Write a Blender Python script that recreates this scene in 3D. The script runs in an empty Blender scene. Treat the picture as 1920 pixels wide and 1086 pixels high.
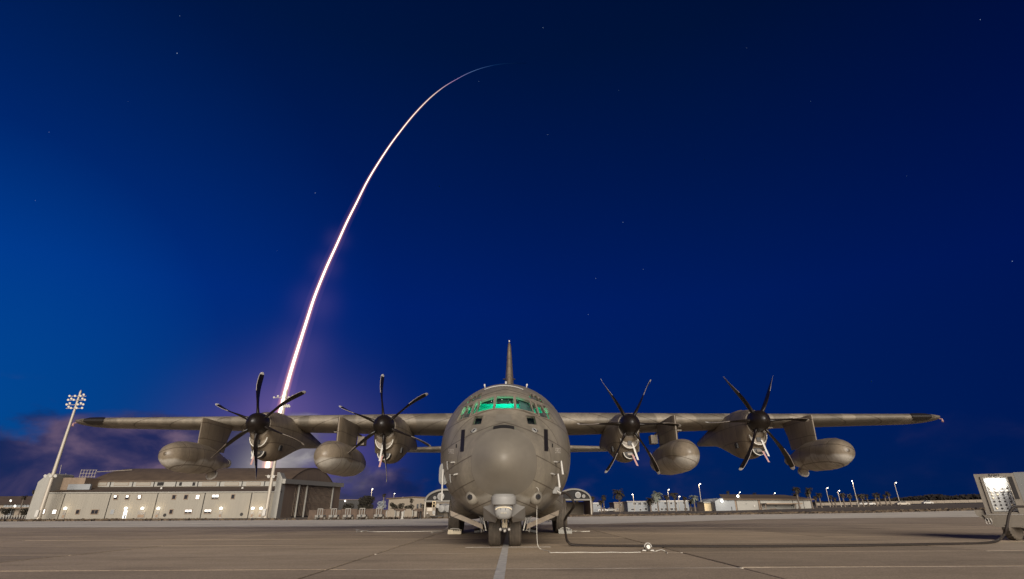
import bpy, bmesh, math, random
from mathutils import Matrix, Vector, noise
from mathutils.bvhtree import BVHTree
sc = bpy.context.scene
COL = sc.collection
R = math.radians
pi = math.pi

# ------------------------------------------------------------------ camera
CF, CPX, CPY, CP, CR, CH = 1038.0, 960.0, 446.0, R(26.17), R(0.28), 0.91
cam = bpy.data.cameras.new('camera'); camo = bpy.data.objects.new('camera', cam); COL.objects.link(camo)
cam.sensor_width = 36; cam.lens = 36 * CF / 1920; cam.shift_y = -97 / 1920
cam.clip_start = 0.1; cam.clip_end = 200000
camo.location = (0, 0, CH)
camo.rotation_euler = (Matrix.Rotation(pi / 2 + CP, 3, 'X') @ Matrix.Rotation(-CR, 3, 'Z')).to_euler()
sc.camera = camo

def ray(px, py):
    dx, dy = px - CPX, py - CPY
    c, s = math.cos(CR), math.sin(CR)
    a = (dx * c - dy * s) / CF; b = (dx * s + dy * c) / CF
    return Vector((a, math.cos(CP) + b * math.sin(CP), math.sin(CP) - b * math.cos(CP)))
def on(px, py, Y):
    r = ray(px, py); t = Y / r.y
    return Vector((r.x * t, Y, CH + r.z * t))
def gnd(px, py, z=0.0):
    r = ray(px, py); t = (z - CH) / r.z
    return Vector((r.x * t, r.y * t, z))

# ------------------------------------------------------------------ world
w = bpy.data.worlds.new('World'); sc.world = w; w.use_nodes = True
nt = w.node_tree; N = nt.nodes; L = nt.links
bg = N['Background']
def nd(tree, t, **k):
    n = tree.nodes.new(t)
    for a, v in k.items(): setattr(n, a, v)
    return n
def mth(tree, op, a, b=None, c=None, clamp=False):
    n = tree.nodes.new('ShaderNodeMath'); n.operation = op; n.use_clamp = clamp
    for i, v in enumerate((a, b, c)):
        if v is None: continue
        if isinstance(v, (int, float)): n.inputs[i].default_value = v
        else: tree.links.new(v, n.inputs[i])
    return n.outputs[0]
def ramp(tree, fac, stops, mode='EASE'):
    n = tree.nodes.new('ShaderNodeValToRGB'); cr = n.color_ramp; cr.interpolation = mode
    while len(cr.elements) < len(stops): cr.elements.new(0.5)
    for e, (p, c) in zip(cr.elements, stops):
        e.position = p; e.color = (*c, 1) if len(c) == 3 else c
    tree.links.new(fac, n.inputs[0]); return n.outputs[0]
def mixc(tree, fac, a, b, mode='MIX'):
    n = tree.nodes.new('ShaderNodeMix'); n.data_type = 'RGBA'; n.blend_type = mode
    for i, v in ((0, fac), (6, a), (7, b)):
        if isinstance(v, (int, float)): n.inputs[i].default_value = v
        elif isinstance(v, tuple): n.inputs[i].default_value = (*v, 1)
        else: tree.links.new(v, n.inputs[i])
    return n.outputs[2]
def s2l(r, g, b):
    f = lambda v: v / 12.92 if v <= 0.04045 else ((v + 0.055) / 1.055) ** 2.4
    return (f(r / 255), f(g / 255), f(b / 255))

tc = nd(nt, 'ShaderNodeTexCoord'); DIR = tc.outputs['Generated']
def vdot(v):
    n = nd(nt, 'ShaderNodeVectorMath', operation='DOT_PRODUCT'); L.new(DIR, n.inputs[0]); n.inputs[1].default_value = tuple(v)
    return n.outputs['Value']
def angfac(px, py, sig):          # smooth bell around one direction of the sky
    v = ray(px, py).normalized()
    d = vdot(v)
    q = mth(nt, 'SUBTRACT', 1.0, d)
    return mth(nt, 'POWER', 2.71828, mth(nt, 'MULTIPLY', q, -1.0 / (1 - math.cos(R(sig)))))
sep = nd(nt, 'ShaderNodeSeparateXYZ'); L.new(DIR, sep.inputs[0])
elev = sep.outputs['Z']
twil = ray(-250, 760).normalized()
tw = mth(nt, 'MULTIPLY_ADD', vdot(twil), 0.5, 0.5)
skyc = ramp(nt, tw, [(0.0, s2l(0, 12, 60)), (0.45, s2l(0, 20, 82)), (0.66, s2l(0, 27, 92)), (0.80, s2l(0, 29, 98)), (0.90, s2l(0, 32, 105)), (0.965, s2l(0, 43, 121)), (1.0, s2l(0, 64, 145))], 'LINEAR')
eld = ramp(nt, elev, [(0.0, (0.9, 1.40, 0.84)), (0.12, (1.0, 1.20, 0.96)), (0.32, (1.0, 0.98, 1.02)), (0.52, (0.62, 0.72, 0.66)), (0.70, (0.42, 0.56, 0.38)), (1.0, (0.2, 0.26, 0.2))], 'LINEAR')
skyc = mixc(nt, 1.0, skyc, eld, 'MULTIPLY')
nis = nd(nt, 'ShaderNodeTexSky', sky_type='NISHITA', sun_disc=False, sun_elevation=R(-6), sun_rotation=R(-75), ozone_density=6.0)
nisc = mixc(nt, 1.0, nis.outputs[0], (0.5, 0.6, 0.5), 'MULTIPLY')
skyc = mixc(nt, 1.0, skyc, nisc, 'ADD')
# rocket-lit air low down where the trail leaves the ground
g3 = angfac(505, 882, 2.2)
for px_, py_, sg_, k_ in ((525, 860, 6.5, 0.40), (420, 850, 4.5, 0.24), (640, 860, 4.5, 0.28), (535, 760, 3.2, 0.34), (512, 785, 2.6, 0.34), (566, 660, 2.2, 0.22), (592, 570, 1.8, 0.18), (612, 500, 1.2, 0.15), (632, 450, 1.0, 0.14)):
    skyc = mixc(nt, mth(nt, 'MULTIPLY', angfac(px_, py_, sg_), k_), skyc, s2l(112, 92, 152))
# cloud bank low over the horizon, thinning out to the right
mp = nd(nt, 'ShaderNodeMapping'); mp.inputs['Scale'].default_value = (4.6, 4.6, 9.0); mp.inputs['Location'].default_value = (3.3, 1.4, 0.35); L.new(DIR, mp.inputs[0])
cn = nd(nt, 'ShaderNodeTexNoise'); cn.inputs['Scale'].default_value = 1.35; cn.inputs['Detail'].default_value = 5; cn.inputs['Roughness'].default_value = 0.5; cn.inputs['Distortion'].default_value = 0.25; L.new(mp.outputs[0], cn.inputs[0])
leftness = mth(nt, 'MAXIMUM', mth(nt, 'MULTIPLY', sep.outputs['X'], -1.0), 0.0)
topz = mth(nt, 'ADD', mth(nt, 'MULTIPLY_ADD', leftness, 0.21, 0.030), mth(nt, 'MULTIPLY', angfac(550, 872, 4.5), 0.07))
covr = mth(nt, 'MULTIPLY_ADD', mth(nt, 'SUBTRACT', topz, elev), 9.0, mth(nt, 'MULTIPLY_ADD', cn.outputs['Fac'], 5.0, -2.35))
cov = ramp(nt, covr, [(0.0, (0, 0, 0)), (0.6, (1, 1, 1))])
cn2 = nd(nt, 'ShaderNodeTexNoise'); cn2.inputs['Scale'].default_value = 2.4; cn2.inputs['Detail'].default_value = 6; cn2.inputs['Distortion'].default_value = 0.4; L.new(mp.outputs[0], cn2.inputs[0])
ccol = ramp(nt, cn2.outputs['Fac'], [(0.34, s2l(16, 32, 78)), (0.45, s2l(38, 40, 82)), (0.54, s2l(64, 56, 90)), (0.66, s2l(106, 86, 108))], 'LINEAR')
litc = ramp(nt, cn2.outputs['Fac'], [(0.38, s2l(86, 82, 100)), (0.50, s2l(122, 118, 124)), (0.62, s2l(186, 182, 180))], 'LINEAR')
ccol = mixc(nt, mth(nt, 'MULTIPLY', angfac(545, 866, 4.8), 1.2, clamp=True), ccol, litc)
covm = mth(nt, 'MULTIPLY', cov, mth(nt, 'MULTIPLY', ramp(nt, elev, [(0.0, (1, 1, 1)), (0.125, (1, 1, 1)), (0.165, (0, 0, 0))], 'LINEAR'), 0.9))
lefts = ramp(nt, mth(nt, 'MULTIPLY_ADD', sep.outputs['X'], -1.0, 0.5), [(0.0, (0.05, 0.05, 0.05)), (0.46, (0.16, 0.16, 0.16)), (0.74, (1, 1, 1))], 'LINEAR')
skyc = mixc(nt, mth(nt, 'MULTIPLY', covm, lefts), skyc, ccol)
skyc = mixc(nt, mth(nt, 'MULTIPLY', g3, 0.55), skyc, s2l(190, 184, 182))
L.new(skyc, bg.inputs[0]); bg.inputs[1].default_value = 1.0

# ------------------------------------------------------------------ key light: stands for the apron floodlights behind the camera
sl = bpy.data.lights.new('sun', 'SUN'); so = bpy.data.objects.new('sun', sl); COL.objects.link(so)
sl.energy = 5.0; sl.angle = R(36); sl.color = (1.0, 0.92, 0.82)
so.rotation_euler = Vector((-0.09, 0.955, -0.240)).to_track_quat('-Z', 'Y').to_euler()
vs = sc.view_settings
vs.view_transform = 'Standard'; vs.look = 'None'; vs.exposure = 0; vs.gamma = 1; vs.use_curve_mapping = False
sc.cycles.volume_step_rate = 1.0; sc.cycles.max_bounces = 8; sc.cycles.transparent_max_bounces = 24

# ------------------------------------------------------------------ helpers
class MB:
    def __init__(s): s.v = []; s.f = []; s.m = []
    def add(s, v, f, mi=0):
        o = len(s.v); s.v += [tuple(p) for p in v]; s.f += [tuple(i + o for i in q) for q in f]; s.m += [mi] * len(f); return s
    def box(s, x0, x1, y0, y1, z0, z1, mi=0):
        v = [(x0, y0, z0), (x1, y0, z0), (x1, y1, z0), (x0, y1, z0), (x0, y0, z1), (x1, y0, z1), (x1, y1, z1), (x0, y1, z1)]
        return s.add(v, [(3, 2, 1, 0), (4, 5, 6, 7), (0, 1, 5, 4), (1, 2, 6, 5), (2, 3, 7, 6), (3, 0, 4, 7)], mi)
    def cbox(s, c, d, mi=0, rot=None):
        x, y, z = d[0] / 2, d[1] / 2, d[2] / 2
        v = [Vector(p) for p in ((-x, -y, -z), (x, -y, -z), (x, y, -z), (-x, y, -z), (-x, -y, z), (x, -y, z), (x, y, z), (-x, y, z))]
        if rot is not None: v = [rot @ p for p in v]
        return s.add([p + Vector(c) for p in v], [(3, 2, 1, 0), (4, 5, 6, 7), (0, 1, 5, 4), (1, 2, 6, 5), (2, 3, 7, 6), (3, 0, 4, 7)], mi)
    def rings(s, rings, mi=0, cap=True, closed=True):
        n = len(rings[0]); v = [p for r in rings for p in r]; f = []
        for i in range(len(rings) - 1):
            for j in range(n if closed else n - 1):
                k = (j + 1) % n
                f.append((i * n + j, i * n + k, (i + 1) * n + k, (i + 1) * n + j))
        if cap:
            f.append(tuple(range(n - 1, -1, -1))); f.append(tuple(range((len(rings) - 1) * n, len(rings) * n)))
        return s.add(v, f, mi)
    def tube(s, pts, rad, n=8, mi=0, cap=True):
        pts = [Vector(p) for p in pts]
        if isinstance(rad, (int, float)): rad = [rad] * len(pts)
        rg = []; up = None
        for i, p in enumerate(pts):
            a = pts[max(0, i - 1)]; b = pts[min(len(pts) - 1, i + 1)]; t = (b - a).normalized()
            if up is None:
                up = Vector((0, 0, 1)) if abs(t.z) < 0.9 else Vector((1, 0, 0))
            x = t.cross(up)
            if x.length < 1e-4: x = t.cross(Vector((1, 0, 0)))
            x.normalize(); up = x.cross(t).normalized()
            rg.append([p + (x * math.cos(2 * pi * j / n) + up * math.sin(2 * pi * j / n)) * rad[i] for j in range(n)])
        return s.rings(rg, mi, cap)
    def lathe(s, c, axis, prof, n=24, mi=0, cap=True):      # prof: (distance along axis, radius)
        c = Vector(c); a = Vector(axis).normalized(); u = a.orthogonal().normalized(); q = a.cross(u)
        rg = [[c + a * d + (u * math.cos(2 * pi * j / n) + q * math.sin(2 * pi * j / n)) * r for j in range(n)] for d, r in prof]
        return s.rings(rg, mi, cap)
    def prism(s, poly, dv, mi=0):
        n = len(poly); v = [Vector(p) for p in poly] + [Vector(p) + Vector(dv) for p in poly]
        f = [tuple(range(n - 1, -1, -1)), tuple(range(n, 2 * n))] + [(i, (i + 1) % n, n + (i + 1) % n, n + i) for i in range(n)]
        return s.add(v, f, mi)
    def mesh(s, name, mats, off=(0, 0, 0), smooth=None, fix=True):
        o = Vector(off)
        me = bpy.data.meshes.new(name); me.from_pydata([tuple(Vector(p) - o) for p in s.v], [], s.f)
        for m in (mats if isinstance(mats, (list, tuple)) else [mats]): me.materials.append(m)
        me.polygons.foreach_set('material_index', s.m)
        if fix:
            b = bmesh.new(); b.from_mesh(me); bmesh.ops.recalc_face_normals(b, faces=b.faces); b.to_mesh(me); b.free()
        if smooth is not None:
            me.polygons.foreach_set('use_smooth', [True] * len(me.polygons)); me.set_sharp_from_angle(angle=R(smooth))
        me.update(); return me

BASE = {}
def link(name, me, parent=None, loc=None):
    o = bpy.data.objects.new(name, me); COL.objects.link(o)
    if parent is not None: o.parent = parent
    if loc is not None: o.location = loc
    return o
def tag(o, label, cat, group=None, kind=None):
    o['label'] = label; o['category'] = cat
    if group: o['group'] = group
    if kind: o['kind'] = kind
    return o
def thing(name, loc, label, cat, group=None):
    o = link(name, None, None, loc); BASE[o.name] = Vector(loc); return tag(o, label, cat, group)
def part(name, mb, mats, root, smooth=None, under=None, label=None, fix=True):   # mesh authored in world coordinates
    o = link(name, mb.mesh(name, mats, BASE[root.name], smooth, fix), under or root)
    if label: o['label'] = label
    return o
def solo(name, mb, mats, loc, label, cat, group=None, smooth=None):
    o = link(name, mb.mesh(name, mats, loc, smooth), None, loc); BASE[o.name] = Vector(loc); return tag(o, label, cat, group)
def struct(name, mb, mats, smooth=None, kind='structure', loc=(0, 0, 0)):
    o = link(name, mb.mesh(name, mats, loc, smooth), None, loc); o['kind'] = kind; BASE[o.name] = Vector(loc); return o
def copy_tree(o, loc=None, rz=None, parent=None):
    c = o.copy(); COL.objects.link(c); c.parent = parent
    if loc is not None: c.location = loc; BASE[c.name] = Vector(loc)
    if rz is not None: c.rotation_euler = (0, 0, rz)
    for ch in o.children: copy_tree(ch, None, None, c)
    return c

# ------------------------------------------------------------------ materials
def mat(name, col, rough=0.6, metal=0.0, var=0.0, vscale=3.0, bump=0.0, bscale=40.0, emit=None, es=0.0, spec=0.5, rnd=0.0, streak=None):
    m = bpy.data.materials.new(name); m.use_nodes = True; t = m.node_tree; b = t.nodes['Principled BSDF']
    b.inputs['Base Color'].default_value = (*col, 1); b.inputs['Roughness'].default_value = rough; b.inputs['Metallic'].default_value = metal
    b.inputs['Specular IOR Level'].default_value = spec
    if emit: b.inputs['Emission Color'].default_value = (*emit, 1); b.inputs['Emission Strength'].default_value = es
    if var or bump or rnd:
        co = t.nodes.new('ShaderNodeTexCoord'); src = co.outputs['Object']
        if streak:
            mp = t.nodes.new('ShaderNodeMapping'); mp.inputs['Scale'].default_value = streak; t.links.new(src, mp.inputs[0]); src = mp.outputs[0]
        out = None
        if var:
            n = t.nodes.new('ShaderNodeTexNoise'); n.inputs['Scale'].default_value = vscale; n.inputs['Detail'].default_value = 6; n.inputs['Roughness'].default_value = 0.6; t.links.new(src, n.inputs[0])
            lo = tuple(c * (1 - var) for c in col); hi = tuple(min(1, c * (1 + var)) for c in col)
            out = ramp(t, n.outputs['Fac'], [(0.3, lo), (0.7, hi)], 'LINEAR')
            t.links.new(mth(t, 'MULTIPLY_ADD', n.outputs['Fac'], 0.3, rough - 0.15, clamp=True), b.inputs['Roughness'])
        if rnd:
            oi = t.nodes.new('ShaderNodeObjectInfo')
            k = mth(t, 'MULTIPLY_ADD', oi.outputs['Random'], 2 * rnd, 1 - rnd)
            cx = t.nodes.new('ShaderNodeCombineXYZ')
            for i in range(3): t.links.new(k, cx.inputs[i])
            out = mixc(t, 1.0, out if out is not None else col, cx.outputs[0], 'MULTIPLY')
        if out is not None: t.links.new(out, b.inputs['Base Color'])
        if bump:
            n2 = t.nodes.new('ShaderNodeTexNoise'); n2.inputs['Scale'].default_value = bscale; n2.inputs['Detail'].default_value = 4; t.links.new(co.outputs['Object'], n2.inputs[0])
            bp = t.nodes.new('ShaderNodeBump'); bp.inputs['Strength'].default_value = bump; bp.inputs['Distance'].default_value = 0.02
            t.links.new(n2.outputs['Fac'], bp.inputs['Height']); t.links.new(bp.outputs[0], b.inputs['Normal'])
    return m
def emis(name, col, s):
    m = bpy.data.materials.new(name); m.use_nodes = True; t = m.node_tree; t.nodes.clear()
    e = t.nodes.new('ShaderNodeEmission'); e.inputs[0].default_value = (*col, 1); e.inputs[1].default_value = s
    o = t.nodes.new('ShaderNodeOutputMaterial'); t.links.new(e.outputs[0], o.inputs[0]); return m
def glass(name, tint=(0.9, 0.95, 0.95), refl=0.10):
    m = bpy.data.materials.new(name); m.use_nodes = True; t = m.node_tree; t.nodes.clear()
    a = t.nodes.new('ShaderNodeBsdfTransparent'); a.inputs[0].default_value = (*tint, 1)
    g = t.nodes.new('ShaderNodeBsdfGlossy'); g.inputs['Roughness'].default_value = 0.05
    x = t.nodes.new('ShaderNodeMixShader'); x.inputs[0].default_value = refl
    o = t.nodes.new('ShaderNodeOutputMaterial'); t.links.new(a.outputs[0], x.inputs[1]); t.links.new(g.outputs[0], x.inputs[2]); t.links.new(x.outputs[0], o.inputs[0]); return m
def lamp(name, loc, e, col, size=0.1, parent=None):
    l = bpy.data.lights.new(name, 'POINT'); l.energy = e; l.color = col; l.shadow_soft_size = size
    o = bpy.data.objects.new(name, l); COL.objects.link(o)
    if parent is not None: o.parent = parent; o.location = Vector(loc) - BASE[parent.name]
    else: o.location = loc
    return o

def concrete_mat(name, base, rnd=0.06, seam=None):
    m = bpy.data.materials.new(name); m.use_nodes = True; t = m.node_tree; b = t.nodes['Principled BSDF']
    ge = t.nodes.new('ShaderNodeNewGeometry'); src = ge.outputs['Position']
    def nz(sc_, det, stretch=None, ro=0.6):
        s_ = src
        if stretch:
            mp = t.nodes.new('ShaderNodeMapping'); mp.inputs['Scale'].default_value = stretch; t.links.new(src, mp.inputs[0]); s_ = mp.outputs[0]
        n = t.nodes.new('ShaderNodeTexNoise'); n.inputs['Scale'].default_value = sc_; n.inputs['Detail'].default_value = det; n.inputs['Roughness'].default_value = ro
        t.links.new(s_, n.inputs[0]); return n.outputs['Fac']
    big = nz(0.16, 4); mid = nz(0.9, 6, (0.55, 1.4, 1)); fine = nz(9, 4, None, 0.75); stain = nz(0.45, 5, (0.5, 1.6, 1)); grit = nz(34, 2)
    c = ramp(t, big, [(0.3, tuple(v * 0.80 for v in base)), (0.7, tuple(v * 1.14 for v in base))], 'LINEAR')
    c = mixc(t, mth(t, 'MULTIPLY', ramp(t, mid, [(0.42, (0, 0, 0)), (0.75, (1, 1, 1))], 'LINEAR'), 0.5), c, tuple(v * 0.62 for v in base))
    c = mixc(t, mth(t, 'MULTIPLY', ramp(t, stain, [(0.54, (0, 0, 0)), (0.70, (1, 1, 1))], 'LINEAR'), 0.5), c, tuple(v * 0.42 for v in base))
    c = mixc(t, 0.5, c, ramp(t, fine, [(0.25, (0.30, 0.30, 0.30)), (0.75, (0.70, 0.70, 0.70))], 'LINEAR'), 'OVERLAY')
    c = mixc(t, 0.5, c, ramp(t, grit, [(0.3, (0.22, 0.22, 0.22)), (0.7, (0.78, 0.78, 0.78))], 'LINEAR'), 'OVERLAY')
    oi = t.nodes.new('ShaderNodeObjectInfo'); k = mth(t, 'MULTIPLY_ADD', oi.outputs['Random'], 2 * rnd, 1 - rnd)
    cx = t.nodes.new('ShaderNodeCombineXYZ')
    for i in range(3): t.links.new(k, cx.inputs[i])
    c = mixc(t, 1.0, c, cx.outputs[0], 'MULTIPLY')
    t.links.new(c, b.inputs['Base Color']); b.inputs['Specular IOR Level'].default_value = 0.35
    t.links.new(mth(t, 'MULTIPLY_ADD', mid, 0.35, 0.55), b.inputs['Roughness'])
    bp = t.nodes.new('ShaderNodeBump'); bp.inputs['Strength'].default_value = 0.35; bp.inputs['Distance'].default_value = 0.01
    t.links.new(mth(t, 'ADD', fine, grit), bp.inputs['Height']); t.links.new(bp.outputs[0], b.inputs['Normal'])
    return m

M = {}
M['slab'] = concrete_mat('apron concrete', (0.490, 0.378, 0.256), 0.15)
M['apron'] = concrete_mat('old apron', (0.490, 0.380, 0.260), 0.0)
M['farapron'] = concrete_mat('pale taxiway concrete', (0.84, 0.75, 0.60), 0.0)  # paler ground colour for the far band
M['joint'] = mat('dark joint', (0.09, 0.065, 0.05), 0.9)
M['sealant'] = mat('pale worn sealant', (0.52, 0.46, 0.38), 0.8, var=0.55, vscale=1.3, bump=0.3)
M['paintline'] = mat('worn white line paint', (0.62, 0.58, 0.52), 0.7, var=0.25, vscale=5, bump=0.2)
M['grass'] = mat('dry grass', (0.105, 0.075, 0.048), 0.95, var=0.4, vscale=0.6, bump=0.5, bscale=6)
M['earth'] = mat('dark field', (0.07, 0.055, 0.04), 0.95, var=0.4, vscale=0.05)
M['rubber'] = mat('tyre rubber', (0.085, 0.068, 0.050), 0.75, var=0.35, vscale=6, bump=0.15)
M['steel'] = mat('grey steel', (0.32, 0.30, 0.27), 0.45, 0.6, var=0.2)
M['galv'] = mat('galvanised pole', (0.42, 0.37, 0.30), 0.55, 0.2, var=0.12, vscale=2)
M['white'] = mat('white paint', (0.52, 0.495, 0.45), 0.55, var=0.08)
M['cream'] = mat('cream paint', (0.72, 0.62, 0.44), 0.6, var=0.15, vscale=8)
M['dark'] = mat('dark opening', (0.012, 0.010, 0.009), 0.8)
M['black'] = mat('black paint', (0.014, 0.011, 0.009), 0.5)
M['hose'] = mat('dark cable jacket', (0.020, 0.013, 0.009), 0.75, var=0.2)
M['rope'] = mat('white rope', (0.58, 0.55, 0.48), 0.8, var=0.12, vscale=20)
M['brown_roof'] = mat('brown roof', (0.098, 0.066, 0.042), 0.8, var=0.2, vscale=0.5)
M['hangwall'] = mat('cream ribbed wall', (0.275, 0.250, 0.205), 0.75, var=0.07, vscale=0.6, streak=(1, 1, 0.15))
M['hangpale'] = mat('pale hangar trim', (0.30, 0.285, 0.25), 0.7, var=0.06, vscale=0.8)
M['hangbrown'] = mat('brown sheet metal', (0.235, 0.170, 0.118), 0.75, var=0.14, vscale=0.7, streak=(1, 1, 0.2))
M['winglass'] = mat('dark window glass', (0.02, 0.02, 0.024), 0.3, spec=0.25)
M['litwin'] = emis('lit window', (1.0, 0.97, 0.9), 2.2)
M['lampglow'] = emis('lamp globe', (1.0, 0.95, 0.82), 3.0)
M['streetglow'] = emis('street lamp lens', (1.0, 0.93, 0.8), 10.0)
M['floodglow'] = emis('flood lamp lens', (1.0, 0.84, 0.62), 0.9)
M['bluewhite'] = mat('pale blue white wall', (0.25, 0.262, 0.27), 0.7, var=0.07, vscale=0.4)
M['tanwall'] = mat('tan wall', (0.23, 0.19, 0.145), 0.8, var=0.08, vscale=0.4)
M['yellowwall'] = mat('yellow cream wall', (0.66, 0.52, 0.31), 0.75, var=0.06, vscale=0.5)
M['trunk'] = mat('palm trunk', (0.14, 0.11, 0.085), 0.9, var=0.3, vscale=4)
M['frond'] = mat('palm frond', (0.030, 0.022, 0.011), 0.8, var=0.4, vscale=1.5)
M['frondpale'] = mat('lamp lit pale palm frond', (0.15, 0.16, 0.13), 0.7, var=0.3, vscale=1.5)  # lit copy of the frond, lamp light put into its colour
M['leaf'] = mat('dark leaves', (0.022, 0.018, 0.010), 0.8, var=0.5, vscale=0.8)
M['leafpale'] = mat('lamp lit pale leaves', (0.36, 0.38, 0.37), 0.7, var=0.3, vscale=1.2)  # leaf colour raised to carry the lamp light on this tree
M['farwood'] = mat('far woods', (0.010, 0.0065, 0.005), 0.95, var=0.5, vscale=0.08)
M['wallbrown'] = mat('brown block wall', (0.10, 0.068, 0.048), 0.9, var=0.3, vscale=1.0, bump=0.4, bscale=3)

# ------------------------------------------------------------------ ground
def lerp_tab(x, tab):
    if x <= tab[0][0]: return tab[0][1]
    for (a, u), (b, v) in zip(tab, tab[1:]):
        if x <= b: return u + (v - u) * (x - a) / (b - a)
    return tab[-1][1]
GX = [(-30, 0), (15, .33), (70, .75), (110, 1.55), (145, 2.35), (363, 5.0), (2500, 7)]
def gz(x, y):
    t = max(0.0, min(1.0, (y - 45) / 65)); S = t * t * (3 - 2 * t)
    e = -0.25 * max(0, min(1, (y - 110) / 60)) * max(0, min(1, (-x - 20) / 20))
    return S * (-0.5 + lerp_tab(x, GX)) + e
EDGE = 105.0
def sheet(xs, ys, dz=0.0):
    mb = MB(); n = len(xs)
    mb.add([(x, y, gz(x, y) + (dz(y) if callable(dz) else dz)) for y in ys for x in xs], [(j * n + i, j * n + i + 1, (j + 1) * n + i + 1, (j + 1) * n + i) for j in range(len(ys) - 1) for i in range(n - 1)])
    return mb
xs = [-6000, -2500, -1200, -700, -450] + list(range(-300, 301, 15)) + [363, 450, 700, 1200, 2500, 6000]
ground = struct('ground', sheet(xs, [-300, -60, 40] + list(range(50, 115, 5)) + [125, 140, 155, 170, 200, 250, 300, 400, 600, 1000, 2500, 9000], -0.10), M['earth'], 30)
apron = struct('apron', sheet(list(range(-225, 226, 15)), [-60, -20, 5, 25, 41.45, 41.5] + list(range(44, 104, 5)) + [EDGE], lambda y: -0.045 if y < 41.48 else 0.0), M['apron'], 30)
# the near slabs one by one: 7.15 m by 3.8 m, joints recessed between them
SW, SD, SX, SY = 7.15, 3.8, -3.22, 11.1
slab_mb = MB()
hx, hy, ch = SW / 2 - 0.026, SD / 2 - 0.026, 0.014
rg = []
for zz, ins in ((-0.042, 0), (-0.006, 0), (0.0, ch)):
    rg.append([(-hx + ins, -hy + ins, zz), (hx - ins, -hy + ins, zz), (hx - ins, hy - ins, zz), (-hx + ins, hy - ins, zz)])
slab_mb.rings(rg)
slab_me = slab_mb.mesh('concrete_slab', M['slab'])
rng = random.Random(5)
for j in range(-3, 8):
    for i in range(-5, 6):
        if abs(i) > 2 and j < -1: continue
        o = link('concrete_slab', slab_me, apron, (SX + (i - 0.5) * SW + SW, SY + (j + 0.5) * SD, rng.uniform(-0.003, 0.003)))
        o.rotation_euler = (rng.uniform(-.0006, .0006), rng.uniform(-.0004, .0004), 0)
# sealant runs in some of the joints
for j, x0, x1, mk in ((0, -2.9, 30, 'sealant'), (1, -9.5, 30, 'sealant'), (2, 3, 30, 'sealant'), (0, -30, -3.0, 'joint'), (2, -30, 2.6, 'joint'), (3, -30, 30, 'joint'), (4, -30, 30, 'joint'), (5, 4, 30, 'sealant')):
    mb = MB(); y = SY + j * SD
    mb.box(x0, x1, y - 0.03, y + 0.03, -0.043, -0.003 if mk == 'sealant' else -0.012)
    o = link('joint_seal', mb.mesh('joint_seal', M[mk]), apron)
for i in (-3, -2, -1, 0, 1, 2, 3):
    mb = MB(); x = SX + i * SW
    mb.box(x - 0.016, x + 0.016, 3, 37, -0.0435, -0.014); link('joint_seal', mb.mesh('joint_seal', M['joint']), apron)
# paler band of ground beyond the slabs
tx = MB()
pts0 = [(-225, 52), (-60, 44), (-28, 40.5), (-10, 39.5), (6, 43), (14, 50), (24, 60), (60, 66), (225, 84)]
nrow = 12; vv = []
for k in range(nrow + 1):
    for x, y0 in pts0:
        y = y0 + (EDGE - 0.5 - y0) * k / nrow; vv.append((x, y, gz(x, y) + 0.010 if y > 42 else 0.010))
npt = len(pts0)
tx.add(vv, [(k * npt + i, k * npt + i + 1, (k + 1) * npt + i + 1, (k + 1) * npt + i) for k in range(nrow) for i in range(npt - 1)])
struct('far_apron', tx, M['farapron'], 30)
# painted guide line under the aircraft
gl = MB(); gl.box(-0.30, -0.135, 3, 46, 0.004, 0.0075)
o = struct('painted_line', gl, M['paintline'])
gl = MB(); gl.box(-1.3, 1.0, 17.1, 17.16, 0.004, 0.0075); struct('painted_line', gl, M['paintline'])
# worn verge between the apron and the buildings
vb = MB(); rng = random.Random(8)
for k in range(9000):
    x = rng.uniform(-150, 170); y = EDGE + 0.3 + rng.random() ** 1.6 * 26
    if -64 < x < -12 and y > EDGE + 3: continue
    z = gz(x, y) - 0.09; h = rng.uniform(0.12, 0.42) * (1 if x < 0 else 0.8); wd = rng.uniform(0.15, 0.5); a = rng.uniform(0, pi)
    dx, dy = math.cos(a) * wd, math.sin(a) * wd
    vb.add([(x - dx, y - dy, z), (x + dx, y + dy, z), (x + dx * .6 + rng.uniform(-.1, .1), y + dy * .6, z + h * rng.uniform(.6, 1)), (x - dx * .5, y - dy * .5, z + h)], [(0, 1, 2, 3)])
gr = link('grass', vb.mesh('grass', M['grass'], fix=False)); gr['kind'] = 'stuff'; tag(gr, 'dry brown grass along the far edge of the apron', 'grass')
vs_ = sheet(list(range(-225, 226, 15)), [EDGE, 110, 120, 130, 140, 150, 160, 170, 185, 210, 260], -0.06)
struct('verge', vs_, M['grass'], 30)

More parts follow.
